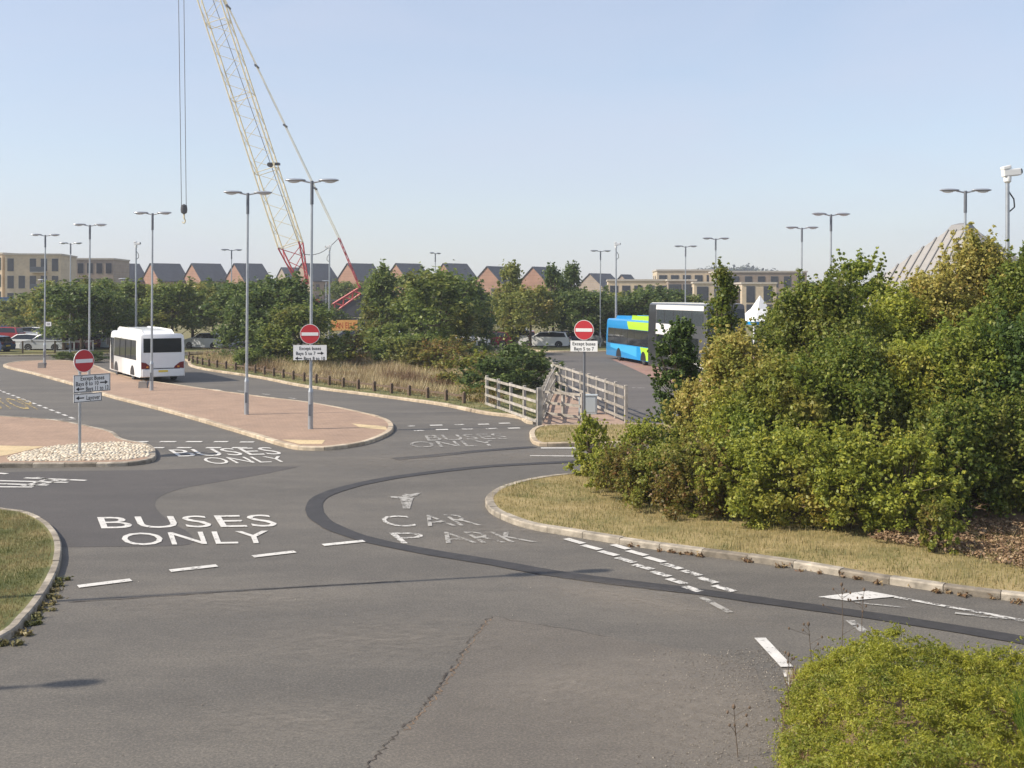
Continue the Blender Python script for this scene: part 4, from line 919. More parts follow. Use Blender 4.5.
o = thing('plate_sign', 'small white plate on the leftmost twin lamp', 'sign', at(48.5, 79.8, 0), 0)
MB().box((0, 0, zat(324, 79.8)), (.38, .02, .3)).build('plate', M['white_sign'], o); MB().box((-.2, .06, zat(324, 79.8)), (.14, .04, .06)).build('clamp', M['sign_back'], o); facetext('10', -.12, .12, zat(324, 79.8), .17, M['black'], o, -.013)

# ------------------------------------------------------------------ fences
def rail_fence(label, pts, hgt, nrail, mt, group, post=.12, spacing=1.8, big_end=False, rail_h=.1, name='timber_fence'):
    t = thing(name, label, 'fence', (pts[0].x, pts[0].y, 0), 0, group); o = Vector((pts[0].x, pts[0].y, 0))
    q = []
    for a, b in zip(pts, pts[1:]):
        k = max(1, round((b-a).length/spacing)); q += [a.lerp(b, i/k) for i in range(k)]
    q.append(pts[-1])
    for i, p in enumerate(q):
        w_ = post*(1.45 if big_end and i == len(q)-1 else 1); h_ = hgt*(1.04 if big_end and i == len(q)-1 else 1)+random.uniform(-.02, .02)
        MB().box((*(p-o)[:2], h_/2), (w_, w_, h_), rz=math.atan2((pts[-1]-pts[0]).y, (pts[-1]-pts[0]).x)).build('post', mt, t, bevel=.012, seg=1)
    for k in range(nrail):
        b = MB(); z = hgt*(.93-k*(.80/max(1, nrail-1)) if nrail > 1 else .9)
        for a, c in zip(q, q[1:]):
            d = c-a; n2 = Vector((-d.y, d.x, 0)).normalized()*(-post*.5-.02)
            m_ = (a+c)/2-o+n2; b.box((m_.x, m_.y, z+random.uniform(-.012, .012)), (d.length-.01, .04, rail_h), rz=math.atan2(d.y, d.x))
        b.build('rail', mt, t)
    return t
GF = 'timber fences by the crossing'
rail_fence('grey timber fence, front run nearest the curved road', [gp(487, 407), gp(539, 426)], 1.38, 4, M['timber'], GF, big_end=True)
rail_fence('long grey timber fence sloping down behind the sign post', [gp(554, 391.5), gp(626, 423)], 1.48, 4, M['timber'], GF, spacing=1.6)
rail_fence('inner timber fence leading back from the thick post', [gp(541.5, 424), gp(548, 405), gp(554, 392)], 1.32, 3, M['timber'], GF, spacing=2.0)
rail_fence('short timber fence panel crossing behind the sign post', [gp(545, 416), gp(582, 421)], 1.1, 3, M['timber'], GF, spacing=1.5)
rail_fence('timber fence far run behind the dark bush', [gp(540, 386), gp(556, 389)], 1.4, 3, M['timber'], GF, spacing=1.5)
o = thing('notice_board', 'white boards fixed at far end of the sloping fence', 'board', gp(558, 391.5), R(-60))
for k, z in enumerate((1.25, .95)): MB().box((0, -.12, z), (1.0, .03, .24)).build('board', M['timber_white'], o)
for s in (-.4, .4): MB().box((s, -.07, .75), (.08, .06, 1.5)).build('post', M['timber'], o)
o = thing('utility_cabinet', 'pale grey cabinet behind the slim sign post', 'cabinet', gp(588, 414), R(-8))
MB().box((0, 0, .38), (.75, .4, .76)).build('body', M['cabinet'], o, bevel=.02); MB().box((0, 0, .79), (.82, .46, .05)).build('lid', M['cabinet'], o)
MB().box((0, -.205, .4), (.64, .012, .62)).build('door', M['cabinet'], o)
# knee rails: short posts with a rail
def knee(label, pix, sp=1.6):
    pts = smooth_line([Vector(p) for p in P2(pix)], False, .3); q = resample(pts, sp); o = Vector((*q[0], 0))
    t = thing('knee_rail_fence', label, 'fence', o, 0, 'knee rail fences')
    for i, p in enumerate(q):
        d = (q[min(i+1, len(q)-1)]-q[max(i-1, 0)]); a = math.atan2(d.y, d.x)
        Mx = Matrix.Translation((p.x-o.x, p.y-o.y, .1)) @ Matrix.Rotation(a, 4, 'Z')
        MB().prism([(-.07, 0), (.07, 0), (.07, .46), (0, .54), (-.07, .46)], -.06, .06, 'yz', Mx).build('post', M['timber_dark'], t)
    b = MB()
    for a, c in zip(q, q[1:]): b.box(((a.x+c.x)/2-o.x, (a.y+c.y)/2-o.y+.10, .42), ((c-a).length, .05, .09), rz=math.atan2((c-a).y, (c-a).x))
    b.build('rail', M['timber_dark'], t)
knee('dark knee rail fence curving along the dry grass verge', [(189, 363), (206, 367.5), (256, 375), (308, 384), (360, 391.5), (410, 398), (450, 403.5), (480, 408.5)])
knee('dark knee rail fence at the far corner behind the white bus', [(189, 360), (227, 358.5)], 1.5)
rail_fence('dark post and rail fence before the parked cars on the left', [at(-10, 94), at(55, 95), at(110, 96)], 1.15, 2, M['timber_dark'], 'car park fences', spacing=2.4, rail_h=.05, name='car_park_fence')
rail_fence('white rail fence between the tree trunks in front of the cars', [at(55, 98), at(93, 99)], 1.0, 2, M['timber_white'], 'car park fences', spacing=2.0, rail_h=.14, name='car_park_fence')
for px, py, lb in [(143.5, 388, 'small pale block beside the lamp in front of the white bus'), (42, 368, 'small pale block at foot of the leftmost lamp')]:
    o = thing('feeder_block', lb, 'block', gp(px, py, .1), R(12)); MB().prism([(-.22, 0), (.16, 0), (.14, .24), (.03, .34), (-.2, .32)], -.15, .15, 'xz').build('body', M['coping'], o, bevel=.03)
    MB().box((.2, 0, .18), (.1, .26, .34), ry=R(12)).build('lid', M['galv_dark'], o)

# ------------------------------------------------------------------ vehicles
def wheel(parent, x, y, r, wd, rimr=.62):
    s = 1 if y > 0 else -1; Mx = Matrix.Translation((x, y, r)) @ Matrix.Rotation(R(-90)*s, 4, 'X')
    w_ = bpy.data.objects.new('wheel', None); C.objects.link(w_); w_.parent = parent
    MB().lathe([(r*.7, -wd/2), (r*.96, -wd/2), (r, -wd*.3), (r, wd*.3), (r*.96, wd/2), (r*.66, wd/2)], 24, Mx).build('tyre', M['tyre'], w_, smooth=True)
    MB().lathe([(r*rimr, wd*.3), (r*rimr, wd*.52), (r*rimr*.8, wd*.44), (r*.2, wd*.40), (r*.16, wd*.5), (r*.05, wd*.52)], 20, Mx).build('rim', M['rim'], w_, smooth=True)
def shell(x0, x1, y, z0, z1, rf=.12, slope_f=0.0, slope_r=0.0, tumble=.06):
    """bus body loft: side profile in x, tumblehome in y"""
    b = MB(); vs = []; fs = []
    secs = [(x0, 0), (x0+.06, 1), (x1-.06, 1), (x1, 0)]
    def ring(x, full, sl):
        yy = y if full else y-.05; zt = z1 if full else z1-.06; zb = z0 if full else z0+.05; r = rf
        out = []
        for (u, v) in [(-1, 0), (-1, .5), (-1+tumble/yy*.5, .86), (-1+tumble/yy, 1-.10/(zt-zb)), (-1+(tumble+r)/yy, 1), (1-(tumble+r)/yy, 1), (1-tumble/yy, 1-.10/(zt-zb)), (1-tumble/yy*.5, .86), (1, .5), (1, 0)]:
            z = zb+(zt-zb)*v; out.append((x+sl*max(0, v-.35), u*yy, z))
        return out
    for x, f in secs: vs += ring(x, f, slope_r if x < (x0+x1)/2 else -slope_f)
    n_ = 10
    for k in range(3):
        for i in range(n_): fs.append((k*n_+i, k*n_+(i+1) % n_, (k+1)*n_+(i+1) % n_, (k+1)*n_+i))
    fs += [tuple(range(n_))[::-1], tuple(range(3*n_, 4*n_))]
    return b.add(vs, fs)

def white_bus():
    L, W, H = 8.6, 1.25, 2.74
    r = gp(140, 383.5); d = Vector((-.5, .866)); rz = math.atan2(d.y, d.x)
    left = Vector((-d.y, d.x))                 # local +y
    c = Vector((r.x, r.y))-left*W              # middle of the rear, rear-left corner at r
    t = thing('midi_bus', 'white single deck midibus seen from behind beside the paved island', 'bus', (c.x, c.y, 0), rz)
    shell(0, L, W, .32, H, slope_f=.35, slope_r=.12).build('body', M['bus_white'], t, smooth=True)
    # roof pod
    MB().prism([(1.0, 0), (1.5, .17), (4.0, .22), (7.6, .22), (8.1, .10), (8.2, 0)], -.85, .85, 'xz', Matrix.Translation((0, 0, H-.01))).build('roof_pod', M['bus_white'], t, bevel=.05)
    def rearq(y0, y1, z0, z1, off, mt, nm, par=t, bev=.0):
        f = lambda z: .12*max(0, (z-.32)/(H-.32)-.35)
        b = MB().add([(f(z0)-off, y0, z0), (f(z0)-off, y1, z0), (f(z1)-off, y1, z1), (f(z1)-off, y0, z1), (f(z0)+.08, y0, z0), (f(z0)+.08, y1, z0), (f(z1)+.08, y1, z1), (f(z1)+.08, y0, z1)],
                     [(0, 1, 2, 3), (7, 6, 5, 4), (0, 4, 5, 1), (1, 5, 6, 2), (2, 6, 7, 3), (3, 7, 4, 0)])
        return b.build(nm, mt, par, bevel=bev)
    rearq(-1.06, 1.06, 1.70, 2.50, .012, M['glass'], 'rear_window', bev=.02)
    rearq(-.98, .98, .84, 1.64, .012, M['bus_white'], 'engine_cover', bev=.02)
    bp = MB().box((-.03, 0, .56), (.14, 2.3, .42)).build('rear_bumper', M['bus_white'], t, bevel=.04)
    MB().box((-.108, 0, .66), (.012, .52, .11)).build('number_plate', M['plate_yellow'], bp)
    MB().box((-.02, 0, .80), (.03, 1.9, .035)).build('panel_gap', M['plastic_black'], t)
    for s in (-1, 1):
        MB().prism([(s*1.17, .80), (s*1.17, 1.18), (s*.95, 1.14), (s*.66, .92), (s*.62, .82)], -.035, .06, 'yz').build('tail_light', M['tail_red'], t)
        MB().box((-.037, s*.86, .90), (.012, .12, .09)).build('indicator', M['amber'], t)
    for s in (-1, 1):
        q = s*W
        y1, y2 = q+s*.014, q-s*.06
        MB().add([(.95, y1, 1.25), (7.2, y1, 1.25), (7.2, q-s*.012, 2.36), (1.15, q-s*.012, 2.36), (.95, y2, 1.25), (7.2, y2, 1.25), (7.2, y2-s*.05, 2.36), (1.15, y2-s*.05, 2.36)],
                 [(0, 1, 2, 3), (7, 6, 5, 4), (0, 4, 5, 1), (1, 5, 6, 2), (2, 6, 7, 3), (3, 7, 4, 0)]).build('side_window', M['glass'], t)
        for x in (2.4, 3.9, 5.5): MB().box((x, q+s*.0, 1.8), (.06, .04, 1.08), rx=s*R(1.3)).build('window_pillar', M['plastic_black'], t)
        MB().prism([(x_, z_) for x_, z_ in [(2.0+.58*math.cos(a), .36+.56*math.sin(a)) for a in np.linspace(0, math.pi, 12)]], q-s*.05, q+s*.004, 'xz').build('wheel_arch', M['plastic_black'], t)
        MB().prism([(x_, z_) for x_, z_ in [(6.6+.58*math.cos(a), .36+.56*math.sin(a)) for a in np.linspace(0, math.pi, 12)]], q-s*.05, q+s*.004, 'xz').build('wheel_arch', M['plastic_black'], t)
    MB().box((7.75, W-.01, 1.35), (.85, .05, 1.95)).build('door', M['glass'], t, bevel=.01)
    MB().box((L-.12, 0, 1.75), (.12, 2.1, 1.3), ry=R(-8)).build('windscreen', M['glass'], t)
    for s in (-1, 1):
        m_ = MB().box((L+.12, s*1.32, 2.05), (.12, .2, .42)); m_.tube((L-.2, s*1.1, 2.4), (L+.12, s*1.32, 2.22), .02); m_.build('mirror', M['plastic_black'], t)
        for x in (2.0, 6.6): wheel(t, x, s*(W-.17), .44, .28)
        MB().box((L+.01, s*.9, .8), (.04, .34, .2)).build('headlight', M['head_lamp'], t)
white_bus()

def blue_bus():
    L, W, H = 11.0, 1.25, 3.12
    d = Vector((.207, -.978)); f = gp(606, 358); rz = math.atan2(-d.y, -d.x)
    # local +x points away from the camera (front at far end), left... keep the visible side at +y
    far = Vector((at(606, 89.5).x, 89.5)); n_ = Vector((-.978, -.207))
    # local x = d (towards camera), visible side is local -y
    t = thing('single_deck_bus', 'blue and lime green single deck bus behind the double decker', 'bus', (far.x-n_.x*W, far.y-n_.y*W, 0), math.atan2(d.y, d.x))
    shell(0, L, W, .30, H, slope_f=.15, slope_r=.25).build('body', M['bus_blue'], t, smooth=True)
    for s in (-1, 1):
        q = s*W
        def side(poly, off, mt, nm, tk=.03):
            def yy(z): 
                v = (z-.30)/(H-.30); return s*(W-max(0, (v-.5))/.36*.03) if v < .86 else s*(W-.03-(v-.86)/.1*.03)
            k = len(poly); vs = [(x, yy(z)+s*off, z) for x, z in poly]+[(x, yy(z)-s*tk, z) for x, z in poly]
            tri = tessellate_polygon([[Vector((x, z, 0)) for x, z in poly]])
            MB().add(vs, [tuple(i) for i in tri]+[tuple(j+k for j in i) for i in tri]+[(i, (i+1) % k, k+(i+1) % k, k+i) for i in range(k)]).build(nm, mt, t)
        side([(.45, 1.28), (10.4, 1.28), (10.4, 1.8), (10.4, 2.42), (.6, 2.42), (.5, 1.8)], .008, M['glass'], 'side_window')
        side([(5.7, 2.44), (10.8, 2.44), (10.8, 2.72), (10.8, 3.0), (5.2, 3.0), (5.4, 2.72)], .008, M['bus_green'], 'roof_panel')
        side([(1.2, .95), (7.6, .5), (7.6, 1.22), (1.2, 1.22)], .006, M['bus_blue_light'], 'skirt_panel')
        side([(8.9, .34), (10.9, .34), (10.9, 1.24), (8.4, 1.24)], .009, M['bus_green'], 'skirt_panel')
        for x in (2.2, 3.8, 5.4, 7.0, 8.6): side([(x, 1.26), (x+.07, 1.26), (x+.07, 1.8), (x+.07, 2.43), (x, 2.43), (x, 1.8)], .012, M['plastic_black'], 'window_pillar')
        for x in (3.3, 9.1):
            side([(x+.62*math.cos(a), .32+.64*math.sin(a)) for a in np.linspace(0, math.pi, 12)], .011, M['plastic_black'], 'wheel_arch', .1)
            wheel(t, x, s*(W-.16), .48, .30)
    MB().prism([(1.2, 0), (1.5, .22), (5.0, .26), (5.2, 0)], -.8, .8, 'xz', Matrix.Translation((0, 0, H-.02))).build('roof_pod', M['bus_blue'], t, bevel=.04)
    MB().prism([(5.4, 0), (5.6, .3), (9.2, .28), (9.6, 0)], -.9, .9, 'xz', Matrix.Translation((0, 0, H-.02))).build('roof_pod', M['bus_green'], t, bevel=.04)
    MB().box((.02, 0, 2.0), (.12, 2.0, .8), ry=R(7)).build('rear_window', M['glass'], t); MB().box((L-.02, 0, 1.9), (.1, 2.1, 1.4), ry=R(-4)).build('windscreen', M['glass'], t)
    for s in (-1, 1): MB().box((-.01, s*.95, .9), (.05, .2, .4)).build('tail_light', M['tail_red'], t); MB().box((L+.01, s*.85, .75), (.04, .34, .2)).build('headlight', M['head_lamp'], t)
blue_bus()

def decker():
    L, W, H = 10.5, 1.25, 4.42
    far = Vector((at(648, 76.7).x, 76.7)); d = Vector((.207, -.978)); n_ = Vector((-.978, -.207))
    t = thing('double_decker', 'white and charcoal double decker bus half hidden by trees', 'bus', (far.x-n_.x*W, far.y-n_.y*W, 0), math.atan2(d.y, d.x))
    shell(0, L, W, .30, H, slope_f=.3, slope_r=.08, tumble=.08).build('body', mat('grey_coachwork', (0.075, 0.078, 0.085), .3, coat=.4), t, smooth=True)
    MB().box((L*.5-.1, 0, H+.012), (L-.7, 2.1, .03)).build('roof', M['bus_white'], t)
    def yy(z):
        v = (z-.30)/(H-.30); return W-max(0, v-.5)/.36*.04 if v < .86 else W-.04-(v-.86)/.11*.04
    for s in (-1, 1):
        def side(poly, off, mt, nm, tk=.03, par=t):
            k = len(poly); vs = [(x, s*(yy(z)+off), z) for x, z in poly]+[(x, s*(yy(z)-tk), z) for x, z in poly]
            tri = tessellate_polygon([[Vector((x, z, 0)) for x, z in poly]])
            return MB().add(vs, [tuple(i) for i in tri]+[tuple(j+k for j in i) for i in tri]+[(i, (i+1) % k, k+(i+1) % k, k+i) for i in range(k)]).build(nm, mt, par)
        side([(.02, .34), (1.55, .34), (1.55, 2.45), (1.45, 3.84), (1.4, 4.28), (.1, 4.28), (.06, 3.84), (.03, 2.4)], .006, M['bus_dark'], 'side_panel')
        side([(1.5, 4.0), (9.9, 4.0), (9.85, 4.3), (1.5, 4.3)], .012, M['bus_white'], 'cornice')
        side([(1.57, 2.40), (5.4, 2.40), (4.9, 3.1), (1.57, 3.1)], .012, M['bus_white'], 'white_panel')
        side([(3.0, 1.38), (4.4, .98), (6.4, .68), (10.2, .6), (10.2, .9), (6.6, 1.02), (4.7, 1.42)], .013, M['bus_white'], 'swoosh')
        w1 = side([(1.7, 3.12), (10.0, 3.12), (9.9, 3.84), (9.8, 3.98), (1.7, 3.98), (1.7, 3.84)], .010, M['glass_grey'], 'upper_window')
        w2 = side([(1.7, 1.45), (9.2, 1.45), (9.2, 2.36), (1.7, 2.36)], .010, M['glass'], 'lower_window')
        for x in (3.2, 4.8, 6.4, 8.0): side([(x, 3.1), (x+.09, 3.1), (x+.09, 3.84), (x+.09, 4.0), (x, 4.0), (x, 3.84)], .014, M['plastic_black'], 'pillar', par=w1); side([(x, 1.43), (x+.08, 1.43), (x+.08, 2.38), (x, 2.38)], .014, M['plastic_black'], 'pillar', par=w2)
        side([(1.57, .34), (10.3, .34), (10.3, .62), (6.2, .72), (4.2, 1.0), (3.2, 1.38), (1.57, 1.38)], .008, M['bus_dark'], 'skirt')
        for x in (2.7, 8.3):
            side([(x+.62*math.cos(a), .33+.66*math.sin(a)) for a in np.linspace(0, math.pi, 12)], .012, M['plastic_black'], 'wheel_arch', .1)
            wheel(t, x, s*(W-.16), .49, .30)
    MB().box((.04, 0, 2.35), (.12, 2.3, 3.8)).build('rear_panel', M['bus_dark'], t, bevel=.03)
    MB().box((L-.145, 0, 3.45), (.12, 2.3, 1.35), ry=R(-4.2)).build('upper_windscreen', M['glass'], t, bevel=.05)
    MB().box((L-.035, 0, 1.75), (.12, 2.25, 1.4), ry=R(-1)).build('windscreen', M['glass'], t, bevel=.05)
    MB().box((L-.08, 0, 2.62), (.12, 1.7, .26), ry=R(-4)).build('destination_display', M['plastic_black'], t)
    for s in (-1, 1): MB().box((L+.0, s*.9, .75), (.06, .36, .22)).build('headlight', M['head_lamp'], t); MB().box((-.03, s*1.0, 1.0), (.04, .2, .5)).build('tail_light', M['tail_red'], t)
decker()

carpaint = {k: mat('car_paint_'+k, c, .25, .2 if k in ('silver', 'grey') else 0, coat=.7) for k, c in {
    'white': (.78, .78, .77), 'silver': (.50, .52, .54), 'grey': (.14, .15, .165), 'black': (.02, .02, .024), 'blue': (.02, .045, .12), 'red': (.34, .02, .03), 'maroon': (.13, .02, .035), 'pale': (.55, .62, .64), 'orange': (.62, .16, .03)}.items()}
CARP = {
 'hatch': ([(-1.95, .3), (-2.02, .62), (-1.95, .92), (1.0, .98), (1.85, .80), (2.02, .55), (1.98, .28)], [(-1.93, .90), (-1.62, 1.40), (-.6, 1.50), (.35, 1.44), (1.08, .96)], 3.95),
 'estate': ([(-2.25, .3), (-2.32, .62), (-2.25, .95), (1.2, 1.0), (2.1, .80), (2.3, .55), (2.26, .28)], [(-2.24, .94), (-2.0, 1.44), (-.8, 1.54), (.45, 1.48), (1.25, .98)], 4.5),
 'suv': ([(-2.15, .34), (-2.22, .7), (-2.15, 1.05), (1.15, 1.10), (2.0, .95), (2.18, .62), (2.14, .32)], [(-2.14, 1.03), (-1.92, 1.62), (-.8, 1.70), (.4, 1.64), (1.2, 1.08)], 4.3),
 'van': ([(-2.4, .32), (-2.45, .7), (-2.42, 1.15), (1.5, 1.15), (2.2, .95), (2.42, .6), (2.38, .3)], [(-2.42, 1.12), (-2.38, 1.92), (-1.2, 1.98), (.75, 1.93), (1.55, 1.12)], 4.9)}
def car(kind, colour, label, loc, rz):
    body, gh, L = CARP[kind]; W = .88; t = thing('parked_car', label, 'car', loc, rz, 'cars in the car park')
    cm = carpaint[colour]
    MB().prism(body, -W, W, 'xz').build('body', cm, t, bevel=.07, smooth=True)
    # cabin with tumblehome
    cb = MB(); n_ = len(gh); zt = max(z for _, z in gh); zb = gh[0][1]; vs = []
    for s in (-1, 1):
        for x, z in gh: vs.append((x, s*(W-.03-.20*(z-zb)/(zt-zb)), z))
    fs = [tuple(range(n_))[::-1], tuple(range(n_, 2*n_))]+[(i, (i+1) % n_, n_+(i+1) % n_, n_+i) for i in range(n_)]
    cb.add(vs, fs).build('roof', cm, t, bevel=.03, smooth=True)
    cx = sum(x for x, _ in gh)/n_
    for s in (-1, 1):
        pl = []
        for x, z in gh:
            zz = zb+.05+(z-zb)*.82; pl.append((cx+(x-cx)*.90, zz))
        if kind == 'van': pl = [p_ for p_ in pl if True]; pl = [(.1, zb+.06), (.1, zt-.16), (.72, zt-.16), (1.28, zb+.06)]
        k = len(pl); f_ = lambda z: s*(W-.03-.20*(z-zb)/(zt-zb))
        MB().add([(x, f_(z)+s*.008, z) for x, z in pl]+[(x, f_(z)-s*.03, z) for x, z in pl], [tuple(range(k)), tuple(range(k, 2*k))[::-1]]+[(i, (i+1) % k, k+(i+1) % k, k+i) for i in range(k)]).build('side_window', M['glass'], t)
        xr, xf = body[1][0], body[5][0]
        MB().box((xr+.06, s*.72, body[2][1]-.06), (.16, .26, .20)).build('tail_light', M['tail_red'], t, bevel=.02)
        MB().box((xf-.13, s*.62, .70), (.2, .36, .14)).build('headlight', M['head_lamp'], t, bevel=.02)
        MB().box((gh[-1][0]-.15, s*(W+.08), zb+.08), (.1, .16, .12)).build('mirror', cm, t, bevel=.02)
        for x in (-L*.31, L*.32):
            MB().prism([(x+.37*math.cos(a), .32+.37*math.sin(a)) for a in np.linspace(-.1, math.pi+.1, 14)], s*(W-.02), s*(W+.006), 'xz').build('wheel_arch', M['plastic_black'], t)
            wheel(t, x, s*(W-.09), .32, .21)
    def pane(i, j, nm, tk=.012):
        (x0, z0), (x1, z1) = gh[i], gh[j]
        a0, a1 = .14, .88; p0 = (x0+(x1-x0)*a0, z0+(z1-z0)*a0); p1 = (x0+(x1-x0)*a1, z0+(z1-z0)*a1); s = -1 if x0 < 0 else 1
        w0 = W-.10-.20*(p0[1]-zb)/(zt-zb); w1 = W-.10-.20*(p1[1]-zb)/(zt-zb); e = s*tk
        MB().add([(p0[0]+e, -w0, p0[1]+.004), (p0[0]+e, w0, p0[1]+.004), (p1[0]+e, w1, p1[1]+.004), (p1[0]+e, -w1, p1[1]+.004)], [(0, 1, 2, 3)]).build(nm, M['glass'], t)
    pane(0, 1, 'rear_window'); pane(len(gh)-1, len(gh)-2, 'windscreen')
    MB().box((body[1][0]-.005, 0, .62), (.02, .52, .11)).build('number_plate', M['plate_yellow'], t)
    MB().box((body[5][0]+.0, 0, .48), (.05, 1.2, .14)).build('grille', M['plastic_black'], t)
    return t
for kind, col, px, Y, rz, lb in [
 ('hatch', 'white', 24, 102, R(176), 'white hatchback at far left behind the dark fence'),
 ('hatch', 'silver', 47, 101, R(172), 'silver hatchback in shade behind the fence posts'),
 ('hatch', 'maroon', 74, 102, R(172), 'dark red car under the tree behind the white rails'),
 ('hatch', 'blue', -12, 98, R(165), 'dark blue car cut by the left edge of the photo'),
 ('suv', 'red', 0, 116, R(178), 'red car behind the white hatchback'),
 ('estate', 'white', 28, 122, R(170), 'white car further back over the white hatchback roof'),
 ('suv', 'black', 52, 106, R(100), 'black car behind the leftmost lamp and fence posts'),
 ('hatch', 'grey', 66, 110, R(95), 'grey car behind the white rail fence'),
 ('van', 'white', 88, 104, R(100), 'small white van right of the white rail fence'),
 ('estate', 'pale', 106, 104, R(165), 'pale silver car left of the white bus'),
 ('hatch', 'silver', 118, 112, R(95), 'silver car mostly hidden by the white bus front'),
 ('estate', 'silver', 208, 104, R(152), 'silver estate car parked right of the white bus'),
 ('hatch', 'pale', 226, 112, R(120), 'pale car behind the tall dark bush right of the estate'),
 ('hatch', 'white', 471, 108, R(168), 'white hatchback below the dark tree left of the crossing'),
 ('hatch', 'maroon', 491, 108, R(172), 'maroon hatchback next to the white one by the crossing'),
 ('hatch', 'grey', 507, 112, R(95), 'dark grey car between maroon and white cars'),
 ('suv', 'white', 518, 110, R(100), 'white upright car below the slender turning tree'),
 ('hatch', 'orange', 527, 112, R(90), 'small orange red car below the ochre tree'),
 ('estate', 'white', 545, 107, R(170), 'long white car below the dark columnar tree'),
 ('hatch', 'blue', 560, 110, R(175), 'blue car behind the right no entry sign'),
 ('hatch', 'silver', 582, 112, R(170), 'silver car just right of the no entry disc'),
 ('suv', 'grey', 350, 108, R(170), 'grey car glimpsed below the orange banner'),
 ('hatch', 'white', 380, 110, R(165), 'white car glimpsed below the pointed tree'),
 ('hatch', 'silver', 402, 112, R(100), 'silver car half hidden by the pale green bush'),
]:
    car(kind, col, lb, at(px, Y, 0), rz)

# ------------------------------------------------------------------ buildings
def windows(parent, x0, x1, z0, dz, nz, xs, w_, h_, y, skip=()):
    for k in range(nz):
        for i, x in enumerate(xs):
            if (i, k) in skip: continue
            f = MB().box((x, y-.02, z0+k*dz), (w_+.12, .06, h_+.12)).build('window', M['frame_grey'], parent)
            MB().box((x, y-.055, z0+k*dz), (w_, .02, h_)).build('pane', M['window'], f)
def house(px, Y, ridge_row, rz, wall, label, Lh=9.0, Wh=7.0, eave_drop=3.1):
    zr = zat(ridge_row, Y); ze = zr-eave_drop
    t = thing('brick_house', label, 'house', at(px, Y, 0), rz, 'brick houses beyond the car park')
    # local: ridge along x, gable at -x
    MB().prism([(-Wh/2, 0), (Wh/2, 0), (Wh/2, ze), (0, zr-.12), (-Wh/2, ze)], -Lh/2, Lh/2, 'yz').build('wall', wall, t)
    rf = MB(); ov = .25; th = .16
    k = (zr-ze)/(Wh/2)
    for s in (-1, 1):
        rf.add([(-Lh/2-ov, 0, zr), (Lh/2+ov, 0, zr), (Lh/2+ov, s*(Wh/2+ov), ze-ov*k), (-Lh/2-ov, s*(Wh/2+ov), ze-ov*k), (-Lh/2-ov, 0, zr+th), (Lh/2+ov, 0, zr+th), (Lh/2+ov, s*(Wh/2+ov), ze-ov*k+th), (-Lh/2-ov, s*(Wh/2+ov), ze-ov*k+th)],
               [(0, 1, 2, 3), (7, 6, 5, 4), (0, 4, 5, 1), (1, 5, 6, 2), (2, 6, 7, 3), (3, 7, 4, 0)])
    rf.build('roof', M['slate'], t)
    for z in (ze-1.6, ze-4.3):
        for y in (-1.6, 1.6):
            f = MB().box((-Lh/2-.02, y, z), (.08, 1.1, 1.5)).build('window', M['frame_grey'], t); MB().box((-Lh/2-.07, y, z), (.02, .94, 1.34)).build('pane', M['window'], f)
        for x in (-2.6, 0, 2.6):
            f = MB().box((x, -Wh/2-.02, z), (1.1, .08, 1.5)).build('window', M['frame_grey'], t); MB().box((x, -Wh/2-.07, z), (.94, .02, 1.34)).build('pane', M['window'], f)
    return t
# ridge runs to the right and slightly away, gable turned to the left
names = [(72, 'brick_buff', 'buff gabled house nearest the apartment block'), (124, 'brick_red', 'slate roofed house behind the camera mast'), (165, 'brick_red', 'slate roofed house above the white bus'), (206, 'brick_red', 'slate roofed house left of the small distant lamp'), (248, 'brick_red', 'slate roofed house just left of the crane foot'),
         (315, 'brick_brown', 'slate roofed house between the crane boom and camera mast'), (360, 'brick_red', 'orange gabled house beneath the crane stay'), (408, 'brick_red', 'slate roofed house behind the pointed tree'), (455, 'brick_red', 'slate roof showing right of the largest tree')]
for px, wm, lb in names:
    house(px, 290, 264, R(47), M[wm], lb, 8.0, 9.0, 4.3)
house(497, 270, 267, R(56), M['brick_red'], 'first red brick gable right of the largest tree', 8, 9, 4.2)
house(542, 272, 267.5, R(56), M['brick_red'], 'second red brick gable beside the columnar trees', 8, 9, 4.2)
house(600, 300, 274, R(50), M['brick_brown'], 'brown gable behind lamp by the blue bus', 9, 8, 3.3)
house(626, 310, 275, R(55), M['brick_brown'], 'small peaked gable over the low buff building', 5, 4.5, 2.4)
house(296, 330, 268, R(38), M['brick_brown'], 'slate roofed house behind the crane boom foot', 9, 7)

def block(label, px0, px1, Y, top, wall, rz=0.0, depth=12, nz=3, nx=4, ww=1.5, hh=1.8, skip=(), dz=3.0):
    zt = zat(top, Y); X0, X1 = at(px0, Y).x, at(px1, Y).x; wd = (X1-X0)/math.cos(rz)
    t = thing('flat_block', label, 'building', (X0, Y, 0), rz, 'flat roofed housing blocks')
    MB().box((wd/2, depth/2, zt/2), (wd, depth, zt)).build('wall', wall, t)
    rf = MB().box((wd/2, depth/2, zt+.15), (wd+.3, depth+.3, .3)).build('parapet', M['coping'], t)
    xs = [wd*(i+.5)/nx for i in range(nx)]
    windows(t, 0, wd, zt-1.7-(nz-1)*dz, dz, nz, xs, ww, hh, 0, skip)
    for k in range(nz):
        for y in (depth*.3, depth*.7):
            f = MB().box((-.02, y, zt-1.7-k*dz), (.08, 1.3, hh)).build('window', M['frame_grey'], t); MB().box((-.07, y, zt-1.7-k*dz), (.02, 1.14, hh-.16)).build('pane', M['window'], f)
    return t, wd, zt
t, wd, zt = block('pale brick apartment block at the left edge', 5, 57, 200, 255, M['brick_buff'], R(10), 14, 4, 5, .95, 2.1, skip=((2, 0), (1, 3)))
